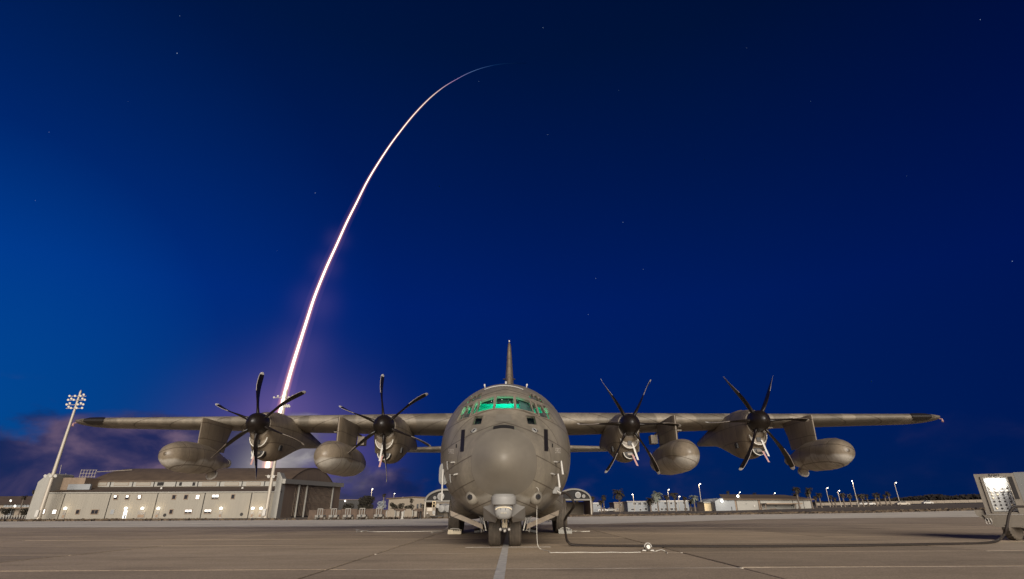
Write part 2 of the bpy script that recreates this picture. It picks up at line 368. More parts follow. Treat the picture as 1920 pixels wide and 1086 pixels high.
# ================================================================== the aircraft
AX = -0.24
def paint_mat(name, dark, light, zsplit, wob, wscale, rough=0.42, obj=None, band=True):
    m = bpy.data.materials.new(name); m.use_nodes = True; t = m.node_tree; b = t.nodes['Principled BSDF']
    co = t.nodes.new('ShaderNodeTexCoord'); co.object = obj; src = co.outputs['Object']
    def nz(s_, det, st=None, ro=0.55):
        q = src
        if st:
            mp = t.nodes.new('ShaderNodeMapping'); mp.inputs['Scale'].default_value = st; t.links.new(src, mp.inputs[0]); q = mp.outputs[0]
        n = t.nodes.new('ShaderNodeTexNoise'); n.inputs['Scale'].default_value = s_; n.inputs['Detail'].default_value = det; n.inputs['Roughness'].default_value = ro; t.links.new(q, n.inputs[0]); return n.outputs['Fac']
    sp = t.nodes.new('ShaderNodeSeparateXYZ'); t.links.new(src, sp.inputs[0])
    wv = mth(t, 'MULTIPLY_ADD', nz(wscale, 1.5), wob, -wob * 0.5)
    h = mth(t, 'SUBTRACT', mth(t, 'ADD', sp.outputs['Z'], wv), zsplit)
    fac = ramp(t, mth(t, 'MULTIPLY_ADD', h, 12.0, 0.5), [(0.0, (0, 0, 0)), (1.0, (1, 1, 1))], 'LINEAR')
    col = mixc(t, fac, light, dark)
    if band:
        bd = ramp(t, nz(0.8, 1.0, (1, .35, 0.35)), [(0.50, (0, 0, 0)), (0.53, (1, 1, 1))], 'LINEAR')
        col = mixc(t, mth(t, 'MULTIPLY', bd, 0.9), col, tuple(v * 0.58 for v in dark))
    dirt = ramp(t, nz(2.2, 7, (1, 1, 0.35), 0.65), [(0.32, (0.74, 0.74, 0.75)), (0.7, (1.16, 1.16, 1.15))], 'LINEAR')
    col = mixc(t, 1.0, col, dirt, 'MULTIPLY')
    fine = nz(14, 4)
    col = mixc(t, 1.0, col, ramp(t, fine, [(0.3, (0.90, 0.90, 0.90)), (0.7, (1.10, 1.10, 1.10))], 'LINEAR'), 'MULTIPLY')
    col = mixc(t, mth(t, 'MULTIPLY', ramp(t, nz(1.1, 5, (1.4, .7, .5), 0.7), [(0.50, (0, 0, 0)), (0.72, (1, 1, 1))], 'LINEAR'), 0.55), col, tuple(v * 0.55 for v in dark))
    PAINTCOL = col
    t.links.new(mth(t, 'MULTIPLY_ADD', fine, 0.2, rough - 0.1), b.inputs['Roughness'])
    # panel seams: fine relief only
    br = t.nodes.new('ShaderNodeTexBrick'); br.inputs['Scale'].default_value = 1.0; br.inputs['Mortar Size'].default_value = 0.014; br.inputs['Brick Width'].default_value = 1.3; br.inputs['Row Height'].default_value = 0.62
    br.inputs['Color1'].default_value = (1, 1, 1, 1); br.inputs['Color2'].default_value = (1, 1, 1, 1); br.inputs['Mortar'].default_value = (0, 0, 0, 1)
    cy = t.nodes.new('ShaderNodeCombineXYZ'); t.links.new(sp.outputs['Y'], cy.inputs[0]); t.links.new(mth(t, 'ADD', sp.outputs['Z'], mth(t, 'MULTIPLY', mth(t, 'ABSOLUTE', sp.outputs['X']), 0.35)), cy.inputs[1]); t.links.new(cy.outputs[0], br.inputs[0])
    t.links.new(mixc(t, 1.0, PAINTCOL, ramp(t, br.outputs['Color'], [(0.0, (0.46, 0.43, 0.40)), (1.0, (1, 1, 1))], 'LINEAR'), 'MULTIPLY'), b.inputs['Base Color'])
    bp = t.nodes.new('ShaderNodeBump'); bp.inputs['Strength'].default_value = 0.25; bp.inputs['Distance'].default_value = 0.01
    t.links.new(mth(t, 'MULTIPLY_ADD', nz(1.4, 3), 0.6, br.outputs['Color']), bp.inputs['Height']); t.links.new(bp.outputs[0], b.inputs['Normal'])
    return m

ac = thing('transport_aircraft', (AX, 22.0, 0), 'drab brown-grey four-engine turboprop transport aircraft parked nose-on to the camera', 'aircraft')
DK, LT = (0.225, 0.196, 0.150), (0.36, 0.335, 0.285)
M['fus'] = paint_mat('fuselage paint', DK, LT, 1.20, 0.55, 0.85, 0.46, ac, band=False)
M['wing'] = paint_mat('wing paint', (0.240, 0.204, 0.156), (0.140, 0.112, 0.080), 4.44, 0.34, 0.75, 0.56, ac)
M['nac'] = paint_mat('nacelle paint', (0.195, 0.153, 0.106), (0.205, 0.162, 0.116), 3.2, 0.4, 0.7, 0.5, ac, band=False)
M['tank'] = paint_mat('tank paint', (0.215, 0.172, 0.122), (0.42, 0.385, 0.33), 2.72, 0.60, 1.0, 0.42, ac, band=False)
M['radome'] = mat('radome paint', (0.188, 0.166, 0.132), 0.55, var=0.10, vscale=1.6, spec=0.5)
M['prop'] = mat('propeller black', (0.010, 0.0065, 0.0045), 0.42, var=0.2, vscale=8)
M['proptip'] = mat('propeller tip paint', (0.58, 0.54, 0.48), 0.5, var=0.15, vscale=9)
M['propedge'] = mat('bare blade edge', (0.66, 0.58, 0.50), 0.4, 0.2)
M['sensor'] = mat('pale grey sensor housing', (0.27, 0.262, 0.245), 0.5, var=0.06)
M['frame'] = mat('window frame', (0.185, 0.155, 0.125), 0.5)
M['glass'] = glass('cockpit glass', (0.92, 0.96, 0.95), 0.06)
M['text'] = mat('pale stencil', (0.55, 0.50, 0.43), 0.7)
M['ribbon'] = mat('faded red streamer', (0.42, 0.24, 0.22), 0.8)

# fuselage stations: world Y, half width, top, widest height, bottom
ST = [(15.42, .79, 2.84, 2.04, 1.26), (15.70, .995, 2.92, 2.05, 1.09), (16.0, 1.19, 3.04, 2.07, .95), (16.35, 1.37, 3.24, 2.13, .85), (16.75, 1.555, 3.53, 2.22, .77), (17.0, 1.65, 3.79, 2.30, .73),
      (17.3, 1.755, 4.06, 2.37, .70), (17.7, 1.865, 4.28, 2.46, .67), (18.3, 1.985, 4.52, 2.55, .645), (19.0, 2.085, 4.73, 2.63, .62), (19.9, 2.155, 4.91, 2.70, .60),
      (21.2, 2.16, 5.02, 2.72, .60), (24, 2.16, 5.06, 2.72, .60), (28, 2.16, 5.06, 2.72, .60), (33, 2.16, 5.08, 2.74, .62), (35.5, 2.1, 5.12, 2.9, 1.0), (38.5, 1.78, 5.18, 3.35, 2.0), (41.5, 1.15, 5.2, 3.95, 3.1), (44.2, 0.35, 5.0, 4.55, 4.15)]
def cr(tab, y):          # smooth interpolation of the stations
    ys = [r[0] for r in tab]
    i = max(0, min(len(tab) - 2, next((k for k in range(len(tab) - 1) if y <= ys[k + 1]), len(tab) - 2)))
    out = []
    for c in range(1, len(tab[0])):
        def sl(k):
            if k <= 0: return (tab[1][c] - tab[0][c]) / (ys[1] - ys[0])
            if k >= len(tab) - 1: return (tab[-1][c] - tab[-2][c]) / (ys[-1] - ys[-2])
            return (tab[k + 1][c] - tab[k - 1][c]) / (ys[k + 1] - ys[k - 1])
        h = ys[i + 1] - ys[i]; t = (y - ys[i]) / h; a, b = tab[i][c], tab[i + 1][c]; m0, m1 = sl(i) * h, sl(i + 1) * h
        out.append((2 * t ** 3 - 3 * t * t + 1) * a + (t ** 3 - 2 * t * t + t) * m0 + (-2 * t ** 3 + 3 * t * t) * b + (t ** 3 - t * t) * m1)
    return out
def section(y, tab=ST, n=72, inset=0.0, floor=None, nu=2.0, nl=2.25):
    wd, zt, zc, zb = cr(tab, y); wd -= inset; zt -= inset; zb += inset
    if y < 17.2: nu = 2.0 + 0.18 * max(0, (17.2 - y) / 1.5)
    r = []
    for k in range(n):
        a = 2 * pi * k / n; s_, c_ = math.sin(a), math.cos(a); e = 2 / (nu if c_ >= 0 else nl)
        x = wd * math.copysign(abs(s_) ** e, s_); z = zc + (zt - zc if c_ >= 0 else zc - zb) * math.copysign(abs(c_) ** e, c_)
        if floor is not None: z = max(z, floor)
        r.append((AX + x, y, z))
    return r
yy = [15.49 + (19.9 - 15.49) * k / 46 for k in range(47)] + [20.5, 21.2, 22.5, 24, 26, 28, 30.5, 33, 34.2, 35.5, 37, 38.5, 40, 41.5, 43, 44.2]
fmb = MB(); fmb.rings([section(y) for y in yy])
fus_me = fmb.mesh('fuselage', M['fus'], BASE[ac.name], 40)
bv = BVHTree.FromPolygons([Vector(v) for v in fmb.v], fmb.f)
def surf(px, py):
    h, n_, i_, d_ = bv.ray_cast(Vector((0, 0, CH)), ray(px, py).normalized())
    if h is None: h = on(px, py, 19.0); n_ = Vector((0, -1, 0))
    if n_.dot(ray(px, py)) > 0: n_ = -n_
    return h, n_
def mir(v): return Vector((2 * AX - v.x, v.y, v.z))
def sproj(p):           # nearest point on the skin
    h, n_, i_, d_ = bv.find_nearest(Vector(p)); return h, n_

# cockpit windows (corner outlines on the skin; the right-hand side mirrors the left)
PANES = [('front', [(901.9, 751.6), (925.8, 744.2), (924.2, 766), (893.3, 773.7)]),
         ('quarter', [(891.5, 756.7), (898.1, 752.4), (892.0, 773.5), (883.7, 779.6)]),
         ('side', [(879.4, 761.2), (887.6, 758.2), (879.7, 782.0), (866.9, 785.5)]),
         ('aft', [(870.8, 763.6), (877.2, 761.2), (865.6, 786.2), (856.5, 789.9)]),
         ('eyebrow', [(898.1, 739), (905, 737.1), (900.3, 747.9), (892.9, 750.4)]),
         ('eyebrow', [(889.3, 742.7), (896.2, 740.0), (891.0, 751.2), (883.4, 754.4)]),
         ('eyebrow', [(882.6, 747.2), (887.8, 744.2), (882.0, 755.0), (875.2, 757.6)]),
         ('chin', [(890.4, 781), (905.9, 780), (901.8, 795.8), (885.6, 797.7)])]
quads = [[surf(*p)[0] for p in ((929.9, 743), (959.7, 743), (962.3, 766.3), (926.6, 766.3))]]
c0 = quads[0]
for a, b in ((0, 1), (3, 2)):
    hw = (c0[b].x - c0[a].x) / 2; ym = (c0[a].y + c0[b].y) / 2; zm = (c0[a].z + c0[b].z) / 2
    c0[a] = Vector((AX - hw, ym, zm)); c0[b] = Vector((AX + hw, ym, zm))
for nme, q in PANES:
    p = [surf(*c)[0] for c in q]; p = [sum(p, Vector()) / 4 + (v - sum(p, Vector()) / 4) * 1.02 for v in p]; quads.append(p); quads.append([mir(v) for v in (p[1], p[0], p[3], p[2])])
def vault(y, ins, fl, n=40):      # closed cabin section above a flat floor
    wd, zt, zc, zb = cr(ST, y); wd -= ins; zt -= ins; nu = 2.0 + 0.18 * max(0, (17.2 - y) / 1.5)
    a0 = math.acos(max(-1, min(1, (max(fl, zc + .01) - zc) / (zt - zc))) ** (nu / 2)); out = []
    for k in range(n + 1):
        a = -a0 + 2 * a0 * k / n; s_, c_ = math.sin(a), math.cos(a)
        out.append((AX + wd * math.copysign(abs(s_) ** (2 / nu), s_), y, zc + (zt - zc) * abs(c_) ** (2 / nu)))
    return out
cuts = [MB(), MB()]
def qn(q):
    n_ = (q[1] - q[3]).cross(q[2] - q[0]).normalized(); c = sum(q, Vector()) / 4
    ax = Vector((AX, c.y + 0.6, 2.9)) - c
    if n_.dot(ax) > 0: n_ = -n_
    return n_, c
GRP = [0] + [g for g in (1, 0, 1, 0, 0, 1, 0, 0) for _ in (0, 1)]
for q, g_ in zip(quads, GRP):
    n_, c = qn(q)
    cuts[g_].prism([v + n_ * 0.12 for v in q], -n_ * 0.42)
cav = MB(); cav.rings([vault(16.6 + 3.6 * k / 24, 0.10, 2.76) for k in range(25)])
fo = link('fuselage', fus_me, ac)
tmp = []
for mbx in (cav, cuts[0], cuts[1]):
    t_ = bpy.data.objects.new('cutter', mbx.mesh('cutter', M['fus'], BASE[ac.name])); COL.objects.link(t_); t_.parent = ac; tmp.append(t_)
    md = fo.modifiers.new('cut', 'BOOLEAN'); md.operation = 'DIFFERENCE'; md.solver = 'EXACT'; md.object = t_
dg = bpy.context.evaluated_depsgraph_get(); dg.update()
nm = bpy.data.meshes.new_from_object(fo.evaluated_get(dg)); fo.modifiers.clear(); fo.data = nm; nm.name = 'fuselage'
while len(nm.materials) > 1: nm.materials.pop()
nm.polygons.foreach_set('material_index', [0] * len(nm.polygons)); nm.polygons.foreach_set('use_smooth', [True] * len(nm.polygons)); nm.set_sharp_from_angle(angle=R(32))
for t_ in tmp:
    d_ = t_.data; bpy.data.objects.remove(t_); bpy.data.meshes.remove(d_)
for q in quads:
    n_, c = qn(q)
    pm = MB(); qi = [v - n_ * 0.03 for v in q]
    pm.prism([v + n_ * 0.004 for v in qi], -n_ * 0.012)
    po = part('cockpit_window', pm, M['glass'], ac)
    fm = MB(); out = [c + (v - c) * (1 + 0.035 / (v - c).length) + n_ * 0.012 for v in q]; inn = [c + (v - c) * (1 - 0.0 / (v - c).length) + n_ * 0.014 for v in q]; inb = [v - n_ * 0.05 for v in inn]; outb = [v - n_ * 0.05 for v in out]
    fm.rings([outb, out, inn, inb], cap=False); fr = part('window_frame', fm, M['frame'], ac, under=po)
# cockpit inside
def apart(name, mb, m, smooth=None, under=None, label=None): return part(name, mb, m, ac, smooth, under, label)
M['panel'] = mat('instrument panel', (0.03, 0.03, 0.03), 0.8)
M['seatm'] = mat('seat cover', (0.10, 0.13, 0.12), 0.9)
M['inst'] = emis('instrument glow', (0.25, 1.0, 0.62), 1.1)
M['shade'] = mat('teal cabin lining', (0.10, 0.20, 0.18), 0.8)
ip = MB(); ip.box(AX - 1.25, AX + 1.25, 17.15, 17.55, 2.75, 3.50); ipo = apart('instrument_panel', ip, M['panel'])
gs = MB(); gs.box(AX - 0.42, AX + 0.42, 17.00, 17.28, 3.503, 3.53); apart('glare_strip', gs, M['inst'], under=ipo)  # glowing strip added for the bright glare line along the dash
for sx in (-0.62, 0.62):
    sb = MB(); sb.rings([[(AX + sx - 0.26, 18.1, z), (AX + sx + 0.26, 18.1, z), (AX + sx + 0.24, 18.26, z), (AX + sx - 0.24, 18.26, z)] for z in (2.75, 3.5, 3.72)] + [[(AX + sx - 0.16, 18.12, 3.95), (AX + sx + 0.16, 18.12, 3.95), (AX + sx + 0.15, 18.24, 3.95), (AX + sx - 0.15, 18.24, 3.95)]])
    apart('crew_seat', sb, M['seatm'], 30)
sv = MB(); sv.prism([(AX + 0.42, 17.42, 3.93), (AX + 0.92, 17.50, 3.88), (AX + 0.86, 17.46, 3.52), (AX + 0.48, 17.40, 3.54)], (0, 0.02, 0)); apart('sun_visor', sv, mat('dark teal visor', (0.02, 0.07, 0.065), 0.6))
ov = MB(); ov.box(AX - 0.95, AX + 0.95, 17.50, 18.6, 3.83, 4.02); ovo = apart('overhead_panel', ov, M['panel'])
for k in range(9):
    kb = MB(); x = AX - 0.42 + 0.1 * k; x += .05 * math.sin(k * 5.1); zq = 3.90 + .05 * math.sin(k * 2.7); kb.box(x, x + 0.014, 17.485, 17.499, zq, zq + .012); apart('switch_light', kb, M['inst'] if k % 3 else M['lampglow'], under=ovo)
bk = MB(); bk.rings([vault(y, 0.12, 2.78) for y in (19.4, 19.45)]); apart('cockpit_bulkhead', bk, M['shade'])
lamp('cockpit_lamp', (AX - 0.1, 17.85, 3.30), 230, (0.0, 1.0, 0.50), 0.06, ac)
lamp('footwell_lamp', (AX, 16.98, 2.95), 2.5, (0.45, 1.0, 0.30), 0.05, ac)
lamp('cockpit_lamp', (AX + 0.3, 18.8, 3.35), 70, (0.03, 1.0, 0.66), 0.06, ac)

# radome
rd = MB(); rr = []; base_ = section(15.50, n=64)
for k in range(29):
    u = (k / 28) ** 2.0; y = 14.56 + .94 * u; e_ = max(.012, .84 * u ** .5 + .164 * u ** 1.8); q_ = u ** 1.5
    rr.append([(AX + (.81 * math.sin(2 * pi * i_ / 64) * (1 - q_) + (p[0] - AX) * q_) * e_, y, 2.05 + (.81 * math.cos(2 * pi * i_ / 64) * (1 - q_) + (p[2] - 2.05) * q_) * e_) for i_, p in enumerate(base_)])
rd.rings(rr); rdo = apart('radome', rd, M['radome'], 60)
# dark slot over the radome
sm = MB(); up_, lo_ = [], []
for k in range(9):
    t = k / 8 * 2 - 1; px = 944.5 + 19.5 * t
    h, n_ = surf(px, 800.6 + 3.0 * t * t - 3.2); up_.append(h + n_ * 0.012); h, n_ = surf(px, 802.8 + 3.2 * t * t); lo_.append(h + n_ * 0.012)
sm.add(up_ + lo_, [(i, i + 1, 9 + i + 1, 9 + i) for i in range(8)])
sm.add([p - Vector((0, -.01, 0.05)) for p in up_] + up_, [(i, i + 1, 9 + i + 1, 9 + i) for i in range(8)]); apart('vent_slot', sm, M['dark'])
# skin patches and fittings, both sides
def patch(name, poly, m, off=0.008, both=True, div=6):
    tl, tr, br_, bl = [Vector((*p, 0)) for p in poly]; sides = (0, 1) if both else (0,)
    for sd in sides:
        mb = MB(); vv = []
        for j in range(div + 1):
            for i in range(div + 1):
                a = tl.lerp(tr, i / div); b = bl.lerp(br_, i / div); p = a.lerp(b, j / div); h, n_ = surf(p.x, p.y); h = h + n_ * off
                vv.append(mir(h) if sd else h)
        mb.add(vv, [(j * (div + 1) + i, j * (div + 1) + i + 1, (j + 1) * (div + 1) + i + 1, (j + 1) * (div + 1) + i) for j in range(div) for i in range(div)])
        apart(name, mb, m)
patch('hatch_recess', [(865.4, 806.4), (872.3, 805.8), (870.1, 846.6), (863, 847.4)], M['black'], 0.008)
patch('access_panel', [(931, 777), (958, 777), (961, 791), (928, 791)], M['radome'], 0.006, False)
patch('static_port', [(855.2, 833), (857.2, 833), (857.0, 840), (854.9, 840)], M['dark'], 0.008)
for sd in (0, 1):
    def S(p): return mir(p) if sd else p
    h, n_ = surf(889.3, 808.3); h2, n2 = surf(884.5, 808.6)
    if sd: h, h2 = mir(h), mir(h2); n_ = Vector((-n_.x, n_.y, n_.z)); n2 = Vector((-n2.x, n2.y, n2.z))
    d = MB(); d.lathe(h - n_ * 0.02, n_, [(0, .085), (.05, .085), (.06, .07), (.045, .055)], 20); lo = apart('sensor_housing', d, M['sensor'], 40)
    d = MB(); d.lathe(h + n_ * 0.022, n_, [(0, .056), (.008, .05), (.02, .02)], 16); apart('lens', d, M['winglass'], 40, under=lo)
    d = MB(); d.lathe(h2 - n2 * 0.02, n2, [(0, .036), (.03, .036)], 12); apart('fastener', d, M['black'], 30, under=lo)
    # teardrop fairing with a round dark window
    h, n_ = surf(886.5, 932); 
    if sd: h = mir(h); n_ = Vector((-n_.x, n_.y, n_.z))
    d = MB(); ax_ = Vector((0.12 if not sd else -0.12, 1, 0.10)).normalized()
    d.lathe(h + n_ * 0.03 - ax_ * 0.12, ax_, [(0, .03), (.02, .10), (.08, .165), (.2, .19), (.4, .175), (.7, .11), (1.0, .02)], 24); fa = apart('teardrop_fairing', d, M['radome'], 40)
    dn = Vector((-0.45 if not sd else 0.45, -1, 0.15)).normalized(); pc = h + n_ * 0.03 - ax_ * 0.01 + dn * 0.12
    d = MB(); d.lathe(pc - dn * 0.03, dn, [(0, .065), (.05, .065), (.056, .045)], 20); apart('sensor_window', d, M['dark'], 30, under=fa)
    d = MB(); d.lathe(pc + dn * 0.022, dn, [(0, .03), (.012, .028)], 14); apart('lens', d, M['winglass'], 30, under=fa)
# probes with covers
for (px, py, cv) in ((852, 867, 0), (857.5, 889, 0)):
    for sd in (0, 1):
        h, n_ = surf(px, py)
        if sd: h = mir(h); n_ = Vector((-n_.x, n_.y, n_.z))
        b = h + n_ * 0.13 + Vector((0, 0, -0.01)); tip = b + Vector((n_.x * 0.05, -0.30, 0))
        d = MB(); d.tube([h - n_ * .03, h + n_ * 0.07, b, b + (tip - b) * 0.3, tip], [.035, .028, .022, .02, .016], 8); pr = apart('pitot_probe', d, M['steel'], 50)
        d = MB(); e = tip + Vector((0, 0, -0.02)); d.tube([tip + Vector((0, .08, 0)), tip, e + Vector((0.01, 0, -.10)), e + Vector((0.03, .02, -.30 if sd else -.17))], [.02, .022, .026, .03] if sd else [.012] * 4, 8)
        apart('probe_cover', d, M['white'] if sd else M['sensor'], 50, under=pr)
# tail number, both sides
def text_mesh(txt):
    cu = bpy.data.curves.new('txt', 'FONT'); cu.body = txt; cu.size = 1.0; cu.resolution_u = 3; to = bpy.data.objects.new('txt', cu); COL.objects.link(to)
    dg_ = bpy.context.evaluated_depsgraph_get(); me = bpy.data.meshes.new_from_object(to.evaluated_get(dg_)); bpy.data.objects.remove(to); bpy.data.curves.remove(cu)
    vv = [v.co.copy() for v in me.vertices]; ff = [tuple(p.vertices) for p in me.polygons]; bpy.data.meshes.remove(me); return vv, ff
for x0, x1, y0, y1 in ((841.6, 851.6, 842, 851), (1040.6, 1050.2, 840, 850)):
    vv, ff = text_mesh('5902'); mx = max(v.x for v in vv); mn = min(v.x for v in vv); ty = max(v.y for v in vv)
    mb = MB(); pts = []
    for v in vv:
        h, n_ = surf(x0 + (v.x - mn) / (mx - mn) * (x1 - x0), y1 - v.y / ty * (y1 - y0)); pts.append(h + n_ * 0.012)
    mb.add(pts, ff); part('tail_number', mb, M['text'], ac, label='pale stencilled number 5902', fix=False)
# roof: hatch rim strip, two little white antennas, flat plates
hr = MB(); pa, pb = [], []
for k in range(13):
    t = k / 12 * 2 - 1; px = 944.8 + 36 * t
    h, n_ = surf(px, 723.4 + 7.6 * t * t); pa.append(h + n_ * 0.03); h, n_ = surf(px, 724.6 + 7.6 * t * t); pb.append(h + n_ * 0.03)
hr.add(pa + pb, [(i, i + 1, 13 + i + 1, 13 + i) for i in range(12)]); hr.add(pb + [p - Vector((0, 0, .012)) for p in pb], [(i, i + 1, 13 + i + 1, 13 + i) for i in range(12)]); apart('roof_hatch_rim', hr, M['white'])
for sx in (-0.74, 0.73):
    y = 19.75; h, n_ = sproj((AX + sx, y, 4.8)); d = MB(); d.lathe(h - Vector((0, 0, .03)), (sx * .25, 0, 1), [(0, .02), (.08, .02), (.10, .032), (.14, .032), (.16, .015)], 12); apart('roof_antenna', d, M['white'], 40)
d = MB(); h, n_ = sproj((AX, 20.4, 5)); d.box(AX - .03, AX + .03, 19.9, 20.2, h.z - .08, h.z + .04); apart('blade_antenna', d, M['sensor'])
for sx in (-0.38, 0.38):
    h, n_ = sproj((AX + sx, 22, 5.1)); d = MB(); d.box(AX + sx - .17, AX + sx + .17, 21.6, 22.4, h.z - .05, h.z + .09); apart('roof_plate', d, M['wing'])
# sponsons for the main gear
for sd in (-1, 1):
    sp_ = MB(); rr = []
    for k in range(25):
        t = k / 24; y = 21.6 + 12.2 * t; e = max(0.0, math.sin(pi * min(1, t * 1.9) / 2) ** 0.6 if t < 0.53 else math.cos(pi / 2 * ((t - 0.53) / 0.47)) ** 0.7)
        rr.append([(AX + sd * (1.62 + 0.80 * e * math.copysign(abs(math.cos(a)) ** 0.8, math.cos(a)) + 0.0), y, 1.32 + 0.78 * e * math.copysign(abs(math.sin(a)) ** 0.85, math.sin(a))) for a in [2 * pi * q / 32 for q in range(32)]])
    sp_.rings(rr); apart('gear_sponson', sp_, M['fus'], 40)
# oval mirror-like panel on the aircraft's right cheek, with a white rod under it
h = on(834.5, 889, 17.8); n_ = Vector((-0.30, -1, 0)).normalized(); ux = n_.cross(Vector((0, 0, 1))).normalized()
def oval(c, a, b, n=28): return [c + ux * (a * math.copysign(abs(math.cos(q)) ** .7, math.cos(q))) + Vector((0, 0, b * math.copysign(abs(math.sin(q)) ** .55, math.sin(q)))) for q in [2 * pi * k / n for k in range(n)]]
d = MB(); d.rings([oval(h, .145, .29), oval(h + n_ * .12, .145, .29), oval(h + n_ * .13, .115, .26)]); eq = apart('scoop_housing', d, M['sensor'], 40)
d = MB(); d.rings([oval(h + n_ * .135, .105, .25), oval(h + n_ * .15, .105, .25), oval(h + n_ * .15, .085, .225), oval(h + n_ * .132, .085, .225)], cap=False); apart('rim', d, M['sensor'], 30, under=eq)
d = MB(); d.rings([oval(h + n_ * .133, .03, .15), oval(h + n_ * .137, .03, .15)]); apart('slot', d, M['black'], under=eq)
d = MB(); d.tube([h + n_ * .16 + Vector((0, 0, .12)), h + n_ * .2 + Vector((.01, 0, -.2)), h + n_ * .2 + Vector((.02, 0, -.72))], [.03, .022, .022], 8); apart('safety_rod', d, M['white'], 40, under=eq)

# sensor turret under the nose
tcn = Vector((AX, 15.45, 0))
d = MB(); d.lathe(tcn + Vector((0, 0, 1.03)), (0, 0, 1), [(-.02, .24), (0, .305), (.02, .315), (.17, .315), (.2, .29), (.24, .24)], 40); tu = apart('sensor_turret', d, M['sensor'], 35)
d = MB(); d.lathe(tcn + Vector((0, 0, 0.97)), (0, 0, 1), [(0, .21), (.05, .235), (.08, .235)], 32); apart('turret_collar', d, M['steel'], 35, under=tu)
rg = []
for z, a, e in ((.70, .10, 2.0), (.715, .15, 2.4), (.76, .195, 2.8), (.84, .225, 3), (.93, .235, 3), (.985, .225, 3), (1.0, .19, 2.4)):
    rg.append([tcn + Vector((a * math.copysign(abs(math.cos(q)) ** (2 / e), math.cos(q)), a * .95 * math.copysign(abs(math.sin(q)) ** (2 / e), math.sin(q)), z)) for q in [2 * pi * k / 32 for k in range(32)]])
d = MB(); d.rings(rg); apart('turret_ball', d, M['sensor'], 40, under=tu)
d = MB(); ar = []
for k in range(11):
    q = pi * (0.06 + 0.88 * k / 10); ar.append(tcn + Vector((.20 * math.cos(q), -.228, .865 + .105 * math.sin(q) ** .5)))
d.tube(ar, .014, 6); apart('strap', d, M['cream'], 40, under=tu)
for x, z, wd, hh in ((-.07, .93, .012, .05), (.05, .93, .012, .05)):
    d = MB(); d.cbox(tcn + Vector((x, -.232, z)), (wd, .02, hh)); apart('seam', d, M['black'], under=tu)
for x in (-.06, -.02, .02, .06):
    d = MB(); d.cbox(tcn + Vector((x, -.231, .84)), (.022, .02, .012)); apart('caution_mark', d, M['cream'], under=tu)
d = MB(); d.cbox(tcn + Vector((-.13, -.221, .77)), (.02, .03, .03)); apart('lens', d, M['black'], under=tu)
# keel plates either side of the turret
for sd in (-1, 1):
    d = MB(); pts = [(sd * .25, 15.75, 1.06), (sd * .52, 16.1, 1.02), (sd * .54, 16.9, .70), (sd * .2, 16.4, .66), (sd * .18, 15.8, .80)]
    d.prism([(AX + x, y, z) for x, y, z in pts], (sd * .03, .05, -.05)); apart('chin_plate', d, M['sensor'])
    d = MB(); d.prism([(AX + sd * 1.50, 17.0, .90), (AX + sd * 0.62, 17.25, .56), (AX + sd * 0.62, 19.0, .50), (AX + sd * 1.50, 18.8, .84)], (sd * -.02, 0, -.13)); apart('gear_door', d, M['nac'])
    d = MB(); d.prism([(AX + sd * .58, 17.2, .72), (AX + sd * .50, 17.2, .40), (AX + sd * .50, 18.8, .40), (AX + sd * .58, 18.8, .72)], (sd * .03, 0, 0)); apart('gear_door', d, M['fus'])

# landing gear
def tyre_mesh(c, rad, wid, ribs, axis=(1, 0, 0)):
    prof = [(-wid * .30, rad * .55), (-wid * .40, rad * .60), (-wid * .5, rad * .75), (-wid * .49, rad * .88), (-wid * .43, rad * .955)]
    n = ribs; w0 = wid * .40
    for k in range(n):
        a = -w0 + 2 * w0 * k / n; b = -w0 + 2 * w0 * (k + 1) / n; g = (b - a) * .13
        rr = rad * (1 - 0.022 * abs((a + b) / 2 / w0) ** 2.2)
        prof += [(a + g * .5, rr - .022), (a + g, rr), (b - g, rr), (b - g * .5, rr - .022)]
    prof += [(wid * .43, rad * .955), (wid * .49, rad * .88), (wid * .5, rad * .75), (wid * .40, rad * .60), (wid * .30, rad * .55)]
    mb = MB(); mb.lathe(c, axis, prof, 56); return mb
def gear(name, c, rad, wid, ribs, xs_, top, label=None):
    ax_ = MB(); ax_.tube([(AX + xs_[0], c[1], rad), (AX + xs_[-1], c[1], rad)] if len(xs_) > 1 else [(AX + xs_[0] - .2, c[1], rad), (AX + xs_[0] + .45 * (1 if xs_[0] < 0 else -1), c[1], rad)], .07, 12)
    ax_.tube([(AX + c[0], c[1], rad), (AX + c[0], c[1] + .1, top)], [.085, .12], 14)
    g = apart(name, ax_, M['steel'], 40)
    for x in xs_:
        apart('tyre', tyre_mesh((AX + x, c[1], rad - 0.012), rad, wid, ribs), M['rubber'], 28, under=g)
        h = MB(); h.lathe((AX + x, c[1], rad), (1, 0, 0), [(-wid * .28, .05), (-wid * .30, rad * .3), (-wid * .31, rad * .5), (-wid * .22, rad * .56), (wid * .22, rad * .56), (wid * .31, rad * .5), (wid * .3, rad * .3), (wid * .28, .05)], 28); apart('wheel_rim', h, M['sensor'], 40, under=g)
    return g
ng = gear('nose_gear', (0, 17.80, 0), .51, .355, 7, (-.285, .285), 1.3)
d = MB(); d.cbox((AX, 17.30, .60), (.14, .08, .26)); apart('tow_fitting', d, M['cream'], under=ng)
d = MB(); d.cbox((AX, 17.255, .64), (.03, .02, .12)); apart('fitting_slot', d, M['black'], under=ng)
for x, z in ((-.12, .43), (0, .40), (.12, .43)):
    d = MB(); d.lathe((AX + x, 17.32, z), (0, -1, 0), [(0, .03), (.01, .05), (.07, .055), (.10, .03)], 14); apart('tow_lug', d, M['steel'], 40, under=ng)
d = MB(); d.tube([(AX - .16, 17.34, .45), (AX + .16, 17.34, .45)], .03, 8); apart('tow_bar_pin', d, M['steel'], 40, under=ng)
